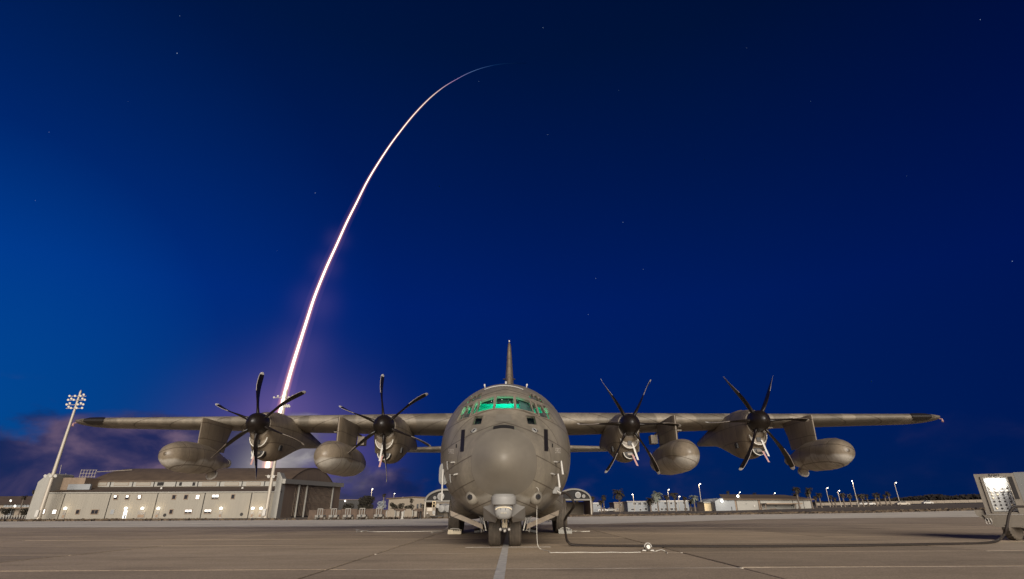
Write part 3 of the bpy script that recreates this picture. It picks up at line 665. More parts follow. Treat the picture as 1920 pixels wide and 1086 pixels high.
for sd in (-1, 1):
    for k, (x, y, z0, z1) in enumerate(((.62, 18.3, .35, .8), (.70, 18.5, .32, .78), (.56, 18.6, .4, .75))):
        d = MB(); d.tube([(AX + sd * x, y, z0), (AX + sd * (x + .06), y + .1, z1)], .028, 8); apart('hydraulic_strut', d, M['white'], 40, under=ng)
    d = MB(); d.prism([(AX + sd * .48, 18.6, .36), (AX + sd * .92, 18.6, .30), (AX + sd * .96, 19.2, .34), (AX + sd * .5, 19.2, .40)], (0, 0, .06)); apart('gear_step', d, M['black'])
for sd in (-1, 1):
    for y in (27.15, 28.72):
        mg = gear('main_gear', (sd * 1.95, y, 0), .71, .5, 6, (sd * 2.3,), 1.4)
        for k in range(3):
            d = MB(); d.tube([(AX + sd * (1.78 - .1 * k), y - .25, .45 + .12 * k), (AX + sd * (1.70 - .1 * k), y - .2, .95)], .035, 8); apart('brake_line', d, M['white'] if k == 1 else M['steel'], 40, under=mg)
        d = MB(); d.lathe((AX + sd * 1.98, y, .71), (sd, 0, 0), [(-.1, .22), (.1, .26)], 20); apart('brake_pack', d, M['steel'], 40, under=mg)

# wings
def foil(n=18):
    up_ = []; lo_ = []
    for k in range(n + 1):
        x = (1 - math.cos(pi * k / n)) / 2; t = 5 * (0.2969 * math.sqrt(x) - 0.126 * x - 0.3516 * x * x + 0.2843 * x ** 3 - 0.1036 * x ** 4)
        up_.append((x, t + .015 * math.sin(pi * x))); lo_.append((x, -t + .015 * math.sin(pi * x)))
    return up_ + lo_[-2:0:-1]
FO = foil()
def wsec(x, yle, ch_, th, zc): return [(AX + x, yle + p * ch_, zc + q * th * ch_) for p, q in FO]
def wz(x): return 4.52 + abs(x) * 0.0085
def wch(x): x = abs(x); return 4.88 - max(0, x - 3) * 0.128
def wth(x): x = abs(x); return 0.192 - max(0, x - 2.5) * 0.0032
def wle(x): return 25.95 + abs(x) * 0.028
for sd in (-1, 1):
    wm = MB(); rr = [wsec(sd * x, wle(x), wch(x), wth(x), wz(x)) for x in (0, 1, 2.2, 3.5, 5, 7, 9, 11, 13, 15, 17, 18.6, 19.3)]
    for x, k, tk in ((19.75, .93, .86), (20.02, .78, .66), (20.15, .52, .35)): rr.append(wsec(sd * x, wle(x) + .30 * (1 - k) * wch(x), wch(x) * k, wth(x) * tk / k, wz(x) + .03 * (1 - tk)))
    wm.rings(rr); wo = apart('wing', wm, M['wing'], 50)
    # dark position-light lens let into the leading edge near the tip
    lm = MB(); rr = []
    for k in range(9):
        x = 18.55 + .95 * k / 8; e = math.sin(pi * k / 8) ** .35 if 0 < k < 8 else .12; s_ = []
        c_, t_ = wch(x), wth(x)
        for j in range(13):
            a = -pi / 2 + pi * j / 12; xx = .11 * e * (1 - math.cos(a)) ; yt = 5 * (0.2969 * math.sqrt(xx) - .126 * xx) * math.copysign(1, a) if j != 6 else 0
            s_.append((AX + sd * x, wle(x) + xx * c_ - .012, wz(x) + .01 + yt * t_ * c_ * 1.06))
        rr.append(s_)
    lm.rings(rr, cap=False, closed=False); apart('position_light', lm, M['black'], 50, under=wo)
    st = MB(); st.tube([(AX + sd * 20.12, 27.1, wz(20)), (AX + sd * 20.22, 26.9, wz(20) - .08), (AX + sd * 20.18, 26.85, wz(20) - .2)], [.03, .03, .05], 6); apart('tip_streamer', st, M['ribbon'], under=wo)
    for x in (7.6, 11.9):
        st = MB(); st.cbox((AX + sd * x, wle(x) + 1.6, wz(x) - wth(x) * wch(x) * .5 - .02), (.9, 1.6, .06)); apart('flap_fairing', st, M['nac'], under=wo)

# engines
def nacelle(x, z):
    tab = [(23.72, .43, .43, 0, -.50), (23.95, .48, .50, -.04, -.80), (24.25, .53, .56, -.16, -1.20), (24.8, .575, .60, -.22, -1.33), (25.6, .60, .63, -.22, -1.28), (26.4, .60, .64, -.12, -1.06), (27.4, .55, .56, -.05, -.76), (28.6, .44, .42, 0, -.5), (30.2, .27, .2, 0, -.34), (31.6, .1, .05, -.05, -.2)]
    mb = MB(); rr = []
    for k in range(31):
        y = 23.72 + (31.6 - 23.72) * (k / 30) ** 1.4; wd, zt, zc, zb = cr(tab, y)
        rr.append([(AX + x + wd * math.copysign(abs(math.sin(a)) ** .8, math.sin(a)), y, z + (zc + (zt - zc) * math.cos(a) if math.cos(a) >= 0 else zc + (zb - zc) * -math.copysign(abs(math.cos(a)) ** .9, math.cos(a)))) for a in [2 * pi * q / 40 for q in range(40)]])
    mb.rings(rr); na = apart('engine_nacelle', mb, M['nac'], 45)
    # air inlet lip, its plug and the two rope-edged covers
    d = MB(); cy = 23.86
    def dee(rw, zt_, dp, y, n=22): return [(AX + x + rw * math.cos(q), y, z + zt_ - dp * math.sin(q)) for q in [pi * k / n for k in range(n + 1)]] + [(AX + x - rw * .5, y, z + zt_ + .03), (AX + x + rw * .5, y, z + zt_ + .03)]
    d.rings([dee(.40, -.50, .42, 24.3), dee(.40, -.50, .42, cy), dee(.36, -.51, .385, cy - .05), dee(.33, -.52, .36, cy)]); apart('inlet_lip', d, M['nac'], 40, under=na)
    d = MB(); d.rings([dee(.325, -.52, .355, cy + .02), dee(.30, -.53, .33, cy - .02)]); apart('inlet_plug', d, M['tank'], 40, under=na)
    d = MB(); d.tube([Vector(p) + Vector((0, -.06, 0)) for p in dee(.35, -.50, .375, cy)[:23]], .020, 6); apart('plug_edge', d, M['rope'], 40, under=na)
    d = MB(); d.cbox((AX + x, cy - .05, z - .68), (.17, .05, .16)); apart('plug_handle', d, M['black'], under=na)
    d = MB(); d.rings([dee(.27, -1.02, .26, 24.5), dee(.27, -1.02, .26, 24.02), dee(.22, -1.03, .22, 24.0)]); apart('cooler_inlet', d, M['black'], 40, under=na)
    d = MB(); d.tube([Vector(p) + Vector((0, -.04, 0)) for p in dee(.25, -1.02, .24, 24.0)[:23]], .018, 6); apart('plug_edge', d, M['rope'], 40, under=na)
    d = MB(); d.cbox((AX + x, 23.97, z - 1.09), (.2, .05, .09)); apart('plug_handle', d, M['tank'], under=na)
    for dx, z0, ln in ((.10, -.70, .62), (.06, -1.12, .42)):
        d = MB(); s_ = 1 if x > 0 else -.4; d.rings([[(AX + x + s_ * dx + s_ * .16 * t - .035, 23.78 - .02 * t, z + z0 - ln * t), (AX + x + s_ * dx + s_ * .16 * t + .035, 23.78 - .02 * t, z + z0 - ln * t), (AX + x + s_ * dx + s_ * .16 * t + .035, 23.79 - .02 * t, z + z0 - ln * t), (AX + x + s_ * dx + s_ * .16 * t - .035, 23.79 - .02 * t, z + z0 - ln * t)] for t in (0, .4, .7, 1)]); apart('streamer', d, M['white'] if dx > .08 else M['ribbon'], under=na)
    for sd in (-1, 1):
        d = MB(); d.prism([(AX + x + sd * .52, 24.75, z - .72), (AX + x + sd * .50, 24.75, z - .92), (AX + x + sd * .51, 25.0, z - .92), (AX + x + sd * .53, 25.0, z - .72)], (sd * .06, 0, 0)); apart('cowl_vent', d, M['black'], under=na)
    d = MB(); d.rings([[(AX + x + .30 * math.cos(a) * s_, y, z + .50 + .20 * max(0, math.sin(a)) * s_) for a in [2 * pi * q / 16 for q in range(16)]] for y, s_ in ((24.7, .3), (25.1, .9), (25.8, 1), (26.6, .5))]); apart('cowl_scoop', d, M['nac'], 40, under=na)
    return na
def blade_mesh(tw):
    mb = MB(); rr = []; ts = [0, .06, .14, .25, .38, .52, .66, .78, .88, .94, .965, .985, 1.0]
    for t in ts:
        r = .36 + (2.12 - .36) * t
        c = lerp_tab(t, [(0, .20), (.1, .24), (.3, .34), (.5, .40), (.7, .40), (.85, .36), (.94, .30), (.985, .2), (1, .07)])
        th = lerp_tab(t, [(0, .14), (.12, .10), (.4, .05), (.8, .024), (1, .012)])
        sw = -.07 * math.sin(pi * min(1, t * 1.2)) + .55 * max(0, t - .4) ** 2
        a = tw + R(lerp_tab(t, [(0, -17), (.5, 1), (1, 17)]))
        s_ = []
        for k in range(12):
            q = 2 * pi * k / 12; u = -math.cos(q) * c / 2 + sw; v_ = math.sin(q) * th / 2 * (1 - .35 * -math.cos(q) * .6)
            s_.append((u * math.sin(a) + v_ * math.cos(a), u * math.cos(a) - v_ * math.sin(a), r))
        rr.append(s_)
    mb.rings(rr)
    n = 12
    for i in range(len(ts) - 1):
        for j in range(n):
            f = i * n + j
            if ts[i] >= .94: mb.m[f] = 1
            elif ts[i] >= .52 and j in (0, 11): mb.m[f] = 2
    mb.m[-1] = 1; return mb
bl_me = {k: blade_mesh(k).mesh('blade', [M['prop'], M['proptip'], M['propedge']], (0, 0, 0), 50) for k in (0.0,)}
spm = MB(); spm.lathe((0, 0, 0), (0, -1, 0), [(-.30, .385), (-.28, .405), (-.05, .405), (.13, .395), (.29, .355), (.42, .29), (.53, .205), (.60, .11), (.625, .035), (.63, .005)], 40)
sp_me = spm.mesh('propeller', M['prop'], (0, 0, 0), 40)
for x, z, ph, tw in ((-10.12, 4.11, -9, 0.0), (-4.99, 4.0, -9, 0.0), (4.97, 4.0, -30, 0.0), (10.22, 4.11, -32, 0.0)):
    nacelle(x, z)
    pr = link('propeller', sp_me, ac, Vector((AX + x, 23.45, z)) - BASE[ac.name])
    for k in range(6):
        b = link('blade', bl_me[tw], pr); b.rotation_euler = (0, R(ph + 60 * k), 0)

# external tanks and refuelling pods with their pylons
for sd in (-1, 1):
    x, z = AX + sd * 6.86, 2.80
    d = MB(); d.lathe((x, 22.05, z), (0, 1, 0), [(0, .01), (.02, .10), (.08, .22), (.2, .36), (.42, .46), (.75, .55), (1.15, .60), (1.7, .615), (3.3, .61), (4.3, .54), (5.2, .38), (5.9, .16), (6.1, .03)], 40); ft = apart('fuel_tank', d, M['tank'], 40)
    for yq, rq in ((.75, .55), (1.9, .616), (3.2, .611)):
        d = MB(); d.lathe((x, 22.05 + yq, z), (0, 1, 0), [(-.012, rq - .01), (-.008, rq + .002), (.008, rq + .002), (.012, rq - .01)], 48, cap=False); apart('tank_seam', d, M['joint'], 40, under=ft)
    d = MB(); d.rings([[(x - hw, y0, zz), (x - hw * .2, y0 - .18, zz), (x + hw * .2, y0 - .18, zz), (x + hw, y0, zz), (x + hw, y1, zz), (x, y1 + .3, zz), (x - hw, y1, zz)] for zz, y0, y1, hw in ((3.25, 23.85, 26.2, .09), (3.8, 23.80, 26.3, .10), (4.36, 23.75, 26.4, .10))]); py_ = apart('pylon', d, M['nac'], 30)
    d = MB(); d.cbox((x - sd * .28, 26.5, 3.72), (.3, .5, .36)); apart('pylon_box', d, M['nac'], under=py_)
    x, z = AX + sd * 12.72, 2.84
    d = MB(); d.lathe((x, 22.0, z), (0, 1, 0), [(0, .01), (.02, .10), (.08, .21), (.2, .35), (.42, .43), (.75, .515), (1.2, .565), (1.8, .58), (2.7, .56), (3.4, .46), (4.2, .29), (4.85, .17), (4.95, .16)], 40); po = apart('refuelling_pod', d, M['tank'], 40)
    for yq, rq in ((.75, .515), (1.8, .58), (2.7, .56)):
        d = MB(); d.lathe((x, 22.0 + yq, z), (0, 1, 0), [(-.012, rq - .01), (-.008, rq + .002), (.008, rq + .002), (.012, rq - .01)], 48, cap=False); apart('pod_seam', d, M['joint'], 40, under=po)
    d = MB(); d.lathe((x, 26.93, z), (0, 1, 0), [(-.05, .18), (.10, .18), (.10, .14)], 20); apart('pod_tail_ring', d, M['steel'], 40, under=po)
    d = MB(); d.lathe((x + sd * 0.0, 25.7, z - .44), (0, .82, -.58), [(-.3, .15), (.05, .17), (.13, .20), (.16, .20), (.16, .15)], 24); apart('drogue_housing', d, M['tank'], 40, under=po)
    d = MB(); d.lathe((x, 25.83, z - .53), (0, .82, -.58), [(-.03, .20), (-.02, .225), (.03, .225), (.05, .19)], 24); apart('drogue_rim', d, M['white'], 40, under=po)
    d = MB(); d.rings([[(x - hw, y0, zz), (x - hw * .2, y0 - .2, zz), (x + hw * .2, y0 - .2, zz), (x + hw, y0, zz), (x + hw, y1, zz), (x, y1 + .3, zz), (x - hw, y1, zz)] for zz, y0, y1, hw in ((3.25, 24.35, 26.2, .09), (3.8, 24.3, 26.3, .10), (4.42, 24.25, 26.6, .10))]); apart('pylon', d, M['nac'], 30)
# tail
for sd in (-1, 1):
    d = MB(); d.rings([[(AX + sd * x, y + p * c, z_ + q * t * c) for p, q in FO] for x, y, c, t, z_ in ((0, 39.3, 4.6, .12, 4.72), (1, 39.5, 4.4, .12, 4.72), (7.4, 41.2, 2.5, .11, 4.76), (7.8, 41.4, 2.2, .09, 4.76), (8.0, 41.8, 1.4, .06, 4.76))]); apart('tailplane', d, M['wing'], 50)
d = MB(); d.rings([[(AX + q * t * c, y + p * c, z_) for p, q in FO] for z_, y, c, t in ((4.9, 34.5, 9.0, .07), (5.6, 36.0, 7.4, .095), (6.6, 37.0, 6.2, .115), (9, 38.2, 4.4, .135), (11.4, 39.3, 2.9, .105), (11.8, 39.6, 2.4, .10), (11.98, 40.0, 1.5, .06))]); fn = apart('tail_fin', d, M['nac'], 50)
d = MB(); d.lathe((AX, 39.8, 11.95), (0, 0, 1), [(0, .05), (.1, .05), (.14, .02)], 10); apart('beacon', d, M['white'], 40, under=fn)
d = MB(); d.tube([(AX - .42, 38.6, 9.0), (AX + .42, 38.6, 9.0)], .05, 8); apart('fin_probe', d, M['black'], 40, under=fn)

# ================================================================== rocket light trail, far beyond the base
TY = 24000.0  # long-exposure light streak of the rocket, built as glowing tubes
TP = [(497, 905), (500.5, 882), (504.5, 858), (512, 822), (524.6, 775), (536, 730), (549, 684), (575.6, 600), (590, 556), (611.4, 502.7), (631, 459.6), (649.6, 418), (668.6, 380), (692, 334), (726, 280), (752.5, 244), (777, 214), (805, 185), (831, 164), (854, 150), (880, 136.5), (910, 126), (945, 119.6), (987, 118.5)]
TW = [9.5, 9.3, 9, 8.5, 8, 7.4, 6.8, 5.8, 5.4, 5.0, 4.6, 4.2, 3.8, 3.4, 2.9, 2.6, 2.4, 2.2, 2.0, 1.8, 1.7, 1.6, 1.5, 1.0]
def cat(tab, t):
    k = min(len(tab) - 2, int(t)); u = t - k
    g = lambda i: Vector(tab[max(0, min(len(tab) - 1, i))])
    a, b, c, d = g(k - 1), g(k), g(k + 1), g(k + 2)
    return 0.5 * ((2 * b) + (c - a) * u + (2 * a - 5 * b + 4 * c - d) * u * u + (3 * b - a - 3 * c + d) * u ** 3)
tp, tr = [], []
for k in range(4 * (len(TP) - 1) + 1):
    t = k / 4; p = cat([(x, y, 0) for x, y in TP], t); q = on(p.x, p.y, TY); i = min(len(TW) - 2, int(t)); wpx = TW[i] + (TW[i + 1] - TW[i]) * (t - i)
    tp.append(q); tr.append(wpx / 2 / CF * q.length * 0.56)
pm_ = bpy.data.materials.new('light trail'); pm_.use_nodes = True; t = pm_.node_tree; t.nodes.clear()
e = t.nodes.new('ShaderNodeEmission'); o_ = t.nodes.new('ShaderNodeOutputMaterial'); ge = t.nodes.new('ShaderNodeNewGeometry'); sp = t.nodes.new('ShaderNodeSeparateXYZ'); t.links.new(ge.outputs['Position'], sp.inputs[0])
zs = mth(t, 'MULTIPLY', sp.outputs['Z'], 1 / 23500.0)
zf = lambda px, py: on(px, py, TY).z / 23500.0
xf = lambda px, py: (on(px, py, TY).x + 10000) / 12000.0
xs_n = mth(t, 'MULTIPLY_ADD', sp.outputs['X'], 1 / 12000.0, 10000 / 12000.0)
c = ramp(t, xs_n, [(xf(560, 640), (1.0, 0.93, 0.80)), (xf(752, 244), (1.0, 0.86, 0.72)), (xf(812, 180), (1.0, 0.80, 0.72)), (xf(850, 152), (0.75, 0.42, 0.80)), (xf(885, 134), (0.22, 0.42, 0.95)), (xf(925, 122), (0.03, 0.16, 0.62)), (xf(984, 118), (0.0, 0.05, 0.30))], 'LINEAR')
t.links.new(c, e.inputs[0])
t.links.new(ramp(t, xs_n, [(xf(560, 640), (1, 1, 1)), (xf(752, 244), (.55, .55, .55)), (xf(831, 164), (.2, .2, .2)), (xf(880, 136), (.12, .12, .12)), (xf(930, 121), (.055, .055, .055)), (xf(975, 118), (.03, .03, .03))], 'LINEAR'), e.inputs[1])
mm = t.nodes.new('ShaderNodeMath'); mm.operation = 'MULTIPLY'; mm.inputs[1].default_value = 3.0
t.links.new(e.inputs[1].links[0].from_socket, mm.inputs[0]); t.links.new(mm.outputs[0], e.inputs[1]); t.links.new(e.outputs[0], o_.inputs[0])
b0 = tp[0]
core = MB(); core.tube(tp, tr, 10)
light_trail = solo('rocket_light_trail', core, pm_, tuple(b0), 'thin white-hot rocket light trail arcing high across the dusk sky', 'rocket trail', smooth=60)
def vol(name, col, s_):
    m = bpy.data.materials.new(name); m.use_nodes = True; t = m.node_tree; t.nodes.clear(); e = t.nodes.new('ShaderNodeEmission'); e.inputs[0].default_value = (*col, 1); e.inputs[1].default_value = s_
    o = t.nodes.new('ShaderNodeOutputMaterial'); t.links.new(e.outputs[0], o.inputs['Volume']); return m
for kk, upto, col, rad in ((2.1, 80, (1.0, .58, .30), 0.50), (3.6, 76, (1.0, .34, .18), 0.20), (8.0, 58, (.60, .28, .55), 0.045)):
    pts = tp[:upto]; rr = [r * kk * min(1, (upto - i) / 10) for i, r in enumerate(tr[:upto])]
    rm = sum(rr) / len(rr); g = MB(); g.tube(pts, rr, 12)
    part('trail_glow', g, vol('plume glow', col, rad / (2 * rm)), light_trail, 60)

# a few stars
stb = MB(); rng = random.Random(3)
for px, py, s_ in ((332, 100, 1.5), (337, 30, .9), (591, 362, 1.3), (1018, 52, 1.2), (898, 153, .7), (1168, 417, 1.1), (1117, 522, 1.0), (1206, 505, .9), (1103, 590, .8), (1027, 252, .7), (824, 349, .7), (1838, 37, 1.0), (1898, 490, 1.2), (1634, 715, .8), (92, 248, .7), (66, 376, .7), (1520, 190, .6), (1160, 170, .6), (520, 470, .5), (1400, 90, .6), (1322, 300, .5), (1700, 330, .5), (240, 190, .5)):
    c = ray(px, py).normalized() * 60000 + Vector((0, 0, CH)); r_ = 60000 / CF * .55 * s_
    stb.add([c + Vector(v) * r_ for v in ((1, 0, 0), (-1, 0, 0), (0, 1, 0), (0, -1, 0), (0, 0, 1), (0, 0, -1))], [(0, 2, 4), (2, 1, 4), (1, 3, 4), (3, 0, 4), (2, 0, 5), (1, 2, 5), (3, 1, 5), (0, 3, 5)])
so_ = link('stars', stb.mesh('stars', emis('starlight', (.55, .7, 1.0), 0.55))); so_['kind'] = 'stuff'; tag(so_, 'faint stars scattered over the dark blue sky', 'stars')

# ================================================================== hangar on the left
HY = 170.0
hb = on(300, 972, HY).z
hang = thing('hangar', (-98, 200, hb), 'long cream hangar with barrel roof, clerestory panels and lit doorway lamps', 'hangar')
H = lambda n, mb, m, sm=None, under=None, label=None: part(n, mb, M[m] if isinstance(m, str) else m, hang, sm, under, label)
X0, X1 = -130.0, -64.8
zw = on(300, 924.5, HY).z
jx = [on(px, 971.5, HY).x for px in (108, 195.6, 285, 375, 464)]
edges = [X0] + jx + [X1 - 1.6]
for a, b in zip(edges, edges[1:]):
    d = MB(); d.box(a + .14, b - .14, HY, HY + .4, hb - .3, zw)
    n_ = int((b - a) / 0.75)
    for k in range(1, n_): xx = a + .14 + (b - a - .28) * k / n_; d.box(xx - .05, xx + .05, HY - .015, HY, hb - .3, zw - .12)
    H('wall_panel', d, 'hangwall')
d = MB(); d.box(X0, X1 - 1.6, HY + .22, HY + 10, hb - .3, zw - .01); H('wall_core', d, 'black')
d = MB(); d.box(X0 - 1.0, X1, HY - .35, HY + .5, zw + .012, zw + .32); H('eave', d, 'hangpale')
c1 = HY + 10; zl = on(300, 912.6, c1).z; zc1 = on(300, 901.0, c1).z; zcr = on(300, 880.5, HY + 32).z
d = MB(); d.prism([(X0 - .8, HY - .5, zw + .33), (X0 - .8, c1, zl), (X0 - .8, c1, zl - .4), (X0 - .8, HY - .5, zw - .0 + .325)], (X1 - X0 + .6, 0, 0)); H('lean_to_roof', d, 'brown_roof')
d = MB(); d.box(X0 + 1, X1, c1, c1 + .5, zl - .35, zc1); H('clerestory_wall', d, 'hangpale')
for px in (167, 207, 249, 289, 330, 371, 412, 454, 496):
    x = on(px, 908, c1).x; d = MB(); d.box(x - .13, x + .13, c1 - .12, c1, zl + .03, zc1 - .02); H('pilaster', d, 'black')
for a, b in ((136, 160), (174, 200), (215, 241), (256, 282), (380, 405), (422, 447), (463, 488)):
    xa, xb = on(a, 908, c1).x, on(b, 908, c1).x; za, zb_ = on(a, 910.3, c1).z, on(a, 905.2, c1).z
    d = MB(); d.box(xa - .12, xb + .12, c1 - .08, c1 - .02, za - .1, zb_ + .1); f_ = H('panel_frame', d, 'hangbrown')
    d = MB(); d.box(xa, xb, c1 - .13, c1 - .085, za, zb_); H('clerestory_panel', d, 'hangwall' if a > 150 else 'bluewhite', under=f_)
for a, b in ((295, 307), (336, 341), (361, 366)):
    xa, xb = on(a, 908, c1).x, on(b, 908, c1).x; d = MB(); d.box(xa, xb, c1 - .06, c1 - .02, on(a, 911, c1).z, on(a, 904.4, c1).z); H('clerestory_opening', d, 'dark')
# barrel roof: profile in Y-Z, swept along X
prof = []
for k in range(25):
    t = k / 24; prof.append((c1 - .25 + t * 45, zc1 + (zcr - zc1 + .2) * (1 - abs(2 * t - 1) ** 2.1)))
d = MB(); ring = lambda x: [(x, y, z) for y, z in prof] + [(x, y, z - .35) for y, z in reversed(prof)]
d.rings([ring(X0 + 4.0), ring(X1 - 1.5)]); H('barrel_roof', d, 'brown_roof', 30)
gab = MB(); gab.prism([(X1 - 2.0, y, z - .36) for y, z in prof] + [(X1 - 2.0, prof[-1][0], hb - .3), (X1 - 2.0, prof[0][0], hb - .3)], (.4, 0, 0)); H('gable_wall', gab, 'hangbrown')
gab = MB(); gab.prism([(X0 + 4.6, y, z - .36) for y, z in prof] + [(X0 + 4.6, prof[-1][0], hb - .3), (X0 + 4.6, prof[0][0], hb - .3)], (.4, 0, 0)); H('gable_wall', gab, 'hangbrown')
d = MB(); y0_ = c1 + 1; 
xs0 = on(172, 893, c1 + 6).x
for k in range(6): d.tube([(xs0 - 1 + k * .9, c1 + 2.2, zc1 + 1.0), (xs0 - 1 + k * .9, c1 + 2.2, zc1 + 3.2)], .07, 5)
for zz in (1.2, 2.2, 3.1): d.tube([(xs0 - 1.2, c1 + 2.2, zc1 + zz), (xs0 + 3.8, c1 + 2.2, zc1 + zz)], .06, 5)
d.tube([(xs0 + 3.6, c1 + 2.4, zc1 + 2.6), (xs0 + 10, c1 + 9, zcr - .9)], .09, 5); H('roof_ladder', d, 'galv')
# pylons at both ends
zp = on(520, 886, HY).z
d = MB(); d.prism([(X1 - 1.65, HY - .8, hb - .3), (X1, HY - .8, hb - .3), (X1, HY - .8, zp - 1.6), (X1 - 1.0, HY - .8, zp), (X1 - 1.65, HY - .8, zp)], (0, 3, 0)); H('end_pylon', d, 'hangpale')
d = MB(); d.prism([(X0 - 3.2, HY - .8, hb - .3), (X0 - .1, HY - .8, hb - .3), (X0 - .1, HY - .8, zp - .2), (X0 - .9, HY - .8, zp + .1), (X0 - 3.2, HY - .8, zp - 2.2)], (0, 9, 0)); H('end_pylon', d, 'hangpale')
d = MB(); d.box(X0 - .0, X0 + 6.5, HY + 4, HY + 26, zw + .35, zp - .9); H('plant_room', d, 'hangbrown')
d = MB(); d.box(X0 + 2.6, X0 + 9.0, HY + 3.2, HY + 3.9, zw + 1.05, zw + 2.5); H('roof_screen', d, 'bluewhite')
for px, yt in ((113, 872), (122, 888)):
    p0 = on(px - 2, 893, HY + 8); p1 = on(px + 2, yt, HY + 8); d = MB(); d.tube([p0, p1], .06, 5); H('whip_antenna', d, 'galv')
# door end, facing right
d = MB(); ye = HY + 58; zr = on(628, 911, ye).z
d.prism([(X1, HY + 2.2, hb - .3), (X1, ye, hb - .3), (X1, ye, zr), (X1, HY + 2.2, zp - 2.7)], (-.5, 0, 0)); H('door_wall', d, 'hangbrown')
d = MB(); d.prism([(X1 + .02, HY - .6, zp - 1.7), (X1 + .02, ye + .5, zr + .9), (X1 + .02, ye + .5, zr - .5), (X1 + .02, HY - .6, zp - 2.9)], (.9, 0, 0)); H('door_canopy', d, 'hangpale')
def ypx(px):
    lo, hi = HY, ye + 30
    for _ in range(50):
        m_ = (lo + hi) / 2; dd = m_ * math.cos(CP) + 2 * math.sin(CP); x_ = CPX + X1 / dd * CF
        if x_ < px: lo = m_
        else: hi = m_
    return lo
ya, yb = ypx(546), ypx(617)
d = MB(); d.box(X1 + .01, X1 + .06, ya, yb, hb - .2, zr - .7); dr = H('hangar_door', d, mat('hangar door skin', (0.055, 0.042, 0.034), .7))
for k in range(30):
    y = ya + (yb - ya) * (k + .5) / 30; d = MB(); d.box(X1 + .07, X1 + .15, y - .16, y + .16, hb + .3, zr - 1.2); H('door_mullion', d, 'hangbrown', under=dr)
for zz in (.33, .62):
    d = MB(); d.box(X1 + .07, X1 + .13, ya, yb, hb + (zr - hb) * zz, hb + (zr - hb) * zz + .25); H('door_rail', d, 'hangbrown', under=dr)
d = MB(); 
for k in range(26):
    y = ya + (yb - ya) * (k + .5) / 26; d = MB(); d.box(X1 + .062, X1 + .068, y + .28, y + .8, hb + (zr - hb) * .40, hb + (zr - hb) * .58); H('door_pane', d, 'winglass', under=dr)
for px, ww in ((552, .16), (567, .18), (617, .4)):
    y = ypx(px); d = MB(); d.box(X1 + .16, X1 + .6, y - ww, y + ww, hb - .2, zr - .3); H('door_post', d, 'hangpale')
# windows, doors and door lamps on the long wall
def win(px, py, wpx, hpx, kind):
    a = on(px - wpx / 2, py, HY).x; b = on(px + wpx / 2, py, HY).x; z0 = on(px, py + hpx / 2, HY).z; z1 = on(px, py - hpx / 2, HY).z
    d = MB(); d.box(a - .1, b + .1, HY - .14, HY - .055, z0 - .12, z1 + .1); f_ = H('window_frame', d, 'hangbrown' if kind != 'curtain' else 'hangpale')
    n_ = 2 if wpx > 10 else 1
    for k in range(n_):
        u = a + (b - a) * k / n_ + .06; v_ = a + (b - a) * (k + 1) / n_ - .06
        d = MB(); d.box(u, v_, HY - .17, HY - .145, z0 + .05, z1 - .05)
        m_ = {'lit': 'litwin', 'dark': 'winglass', 'curtain': 'bluewhite', 'mix': 'litwin' if k == 0 else 'winglass'}[kind]
        if kind == 'half':
            pass
        H('window_pane', d, m_, under=f_)
        if kind == 'lit' and wpx > 10:
            d = MB(); d.box(u, v_, HY - .20, HY - .175, z0 + .05, z0 + .5); H('window_blind', d, 'black', under=f_)
for a in ((81, 959.5, 7.5, 9, 'lit'), (102.5, 959.8, 7, 8, 'lit'), (146, 960, 6.5, 8, 'dark'), (178, 960, 13, 8, 'dark'), (211, 960, 6.5, 8, 'curtain'), (321, 959.6, 6, 8, 'dark'), (353.5, 959.5, 13, 7.5, 'lit'), (390, 959.2, 13, 7.5, 'lit'),
          (217.5, 932.8, 7, 8, 'dark'), (239, 932.8, 7, 8, 'dark'), (261.5, 932.6, 7, 8, 'dark'), (326.5, 932.2, 6.5, 8, 'dark'), (349, 932, 6.5, 8, 'dark'), (371, 932, 6.5, 8, 'lit'), (404, 931.8, 12.5, 8.5, 'lit'), (437, 931.4, 6, 8, 'dark')): win(*a)
for px, py in ((217, 931), (239.5, 931), (262, 930.5), (262, 933)):
    p = on(px, py, HY); d = MB(); d.box(p.x - .35, p.x + .3, HY - .20, HY - .175, p.z - .25, p.z + .25); H('lit_blind', d, 'litwin')
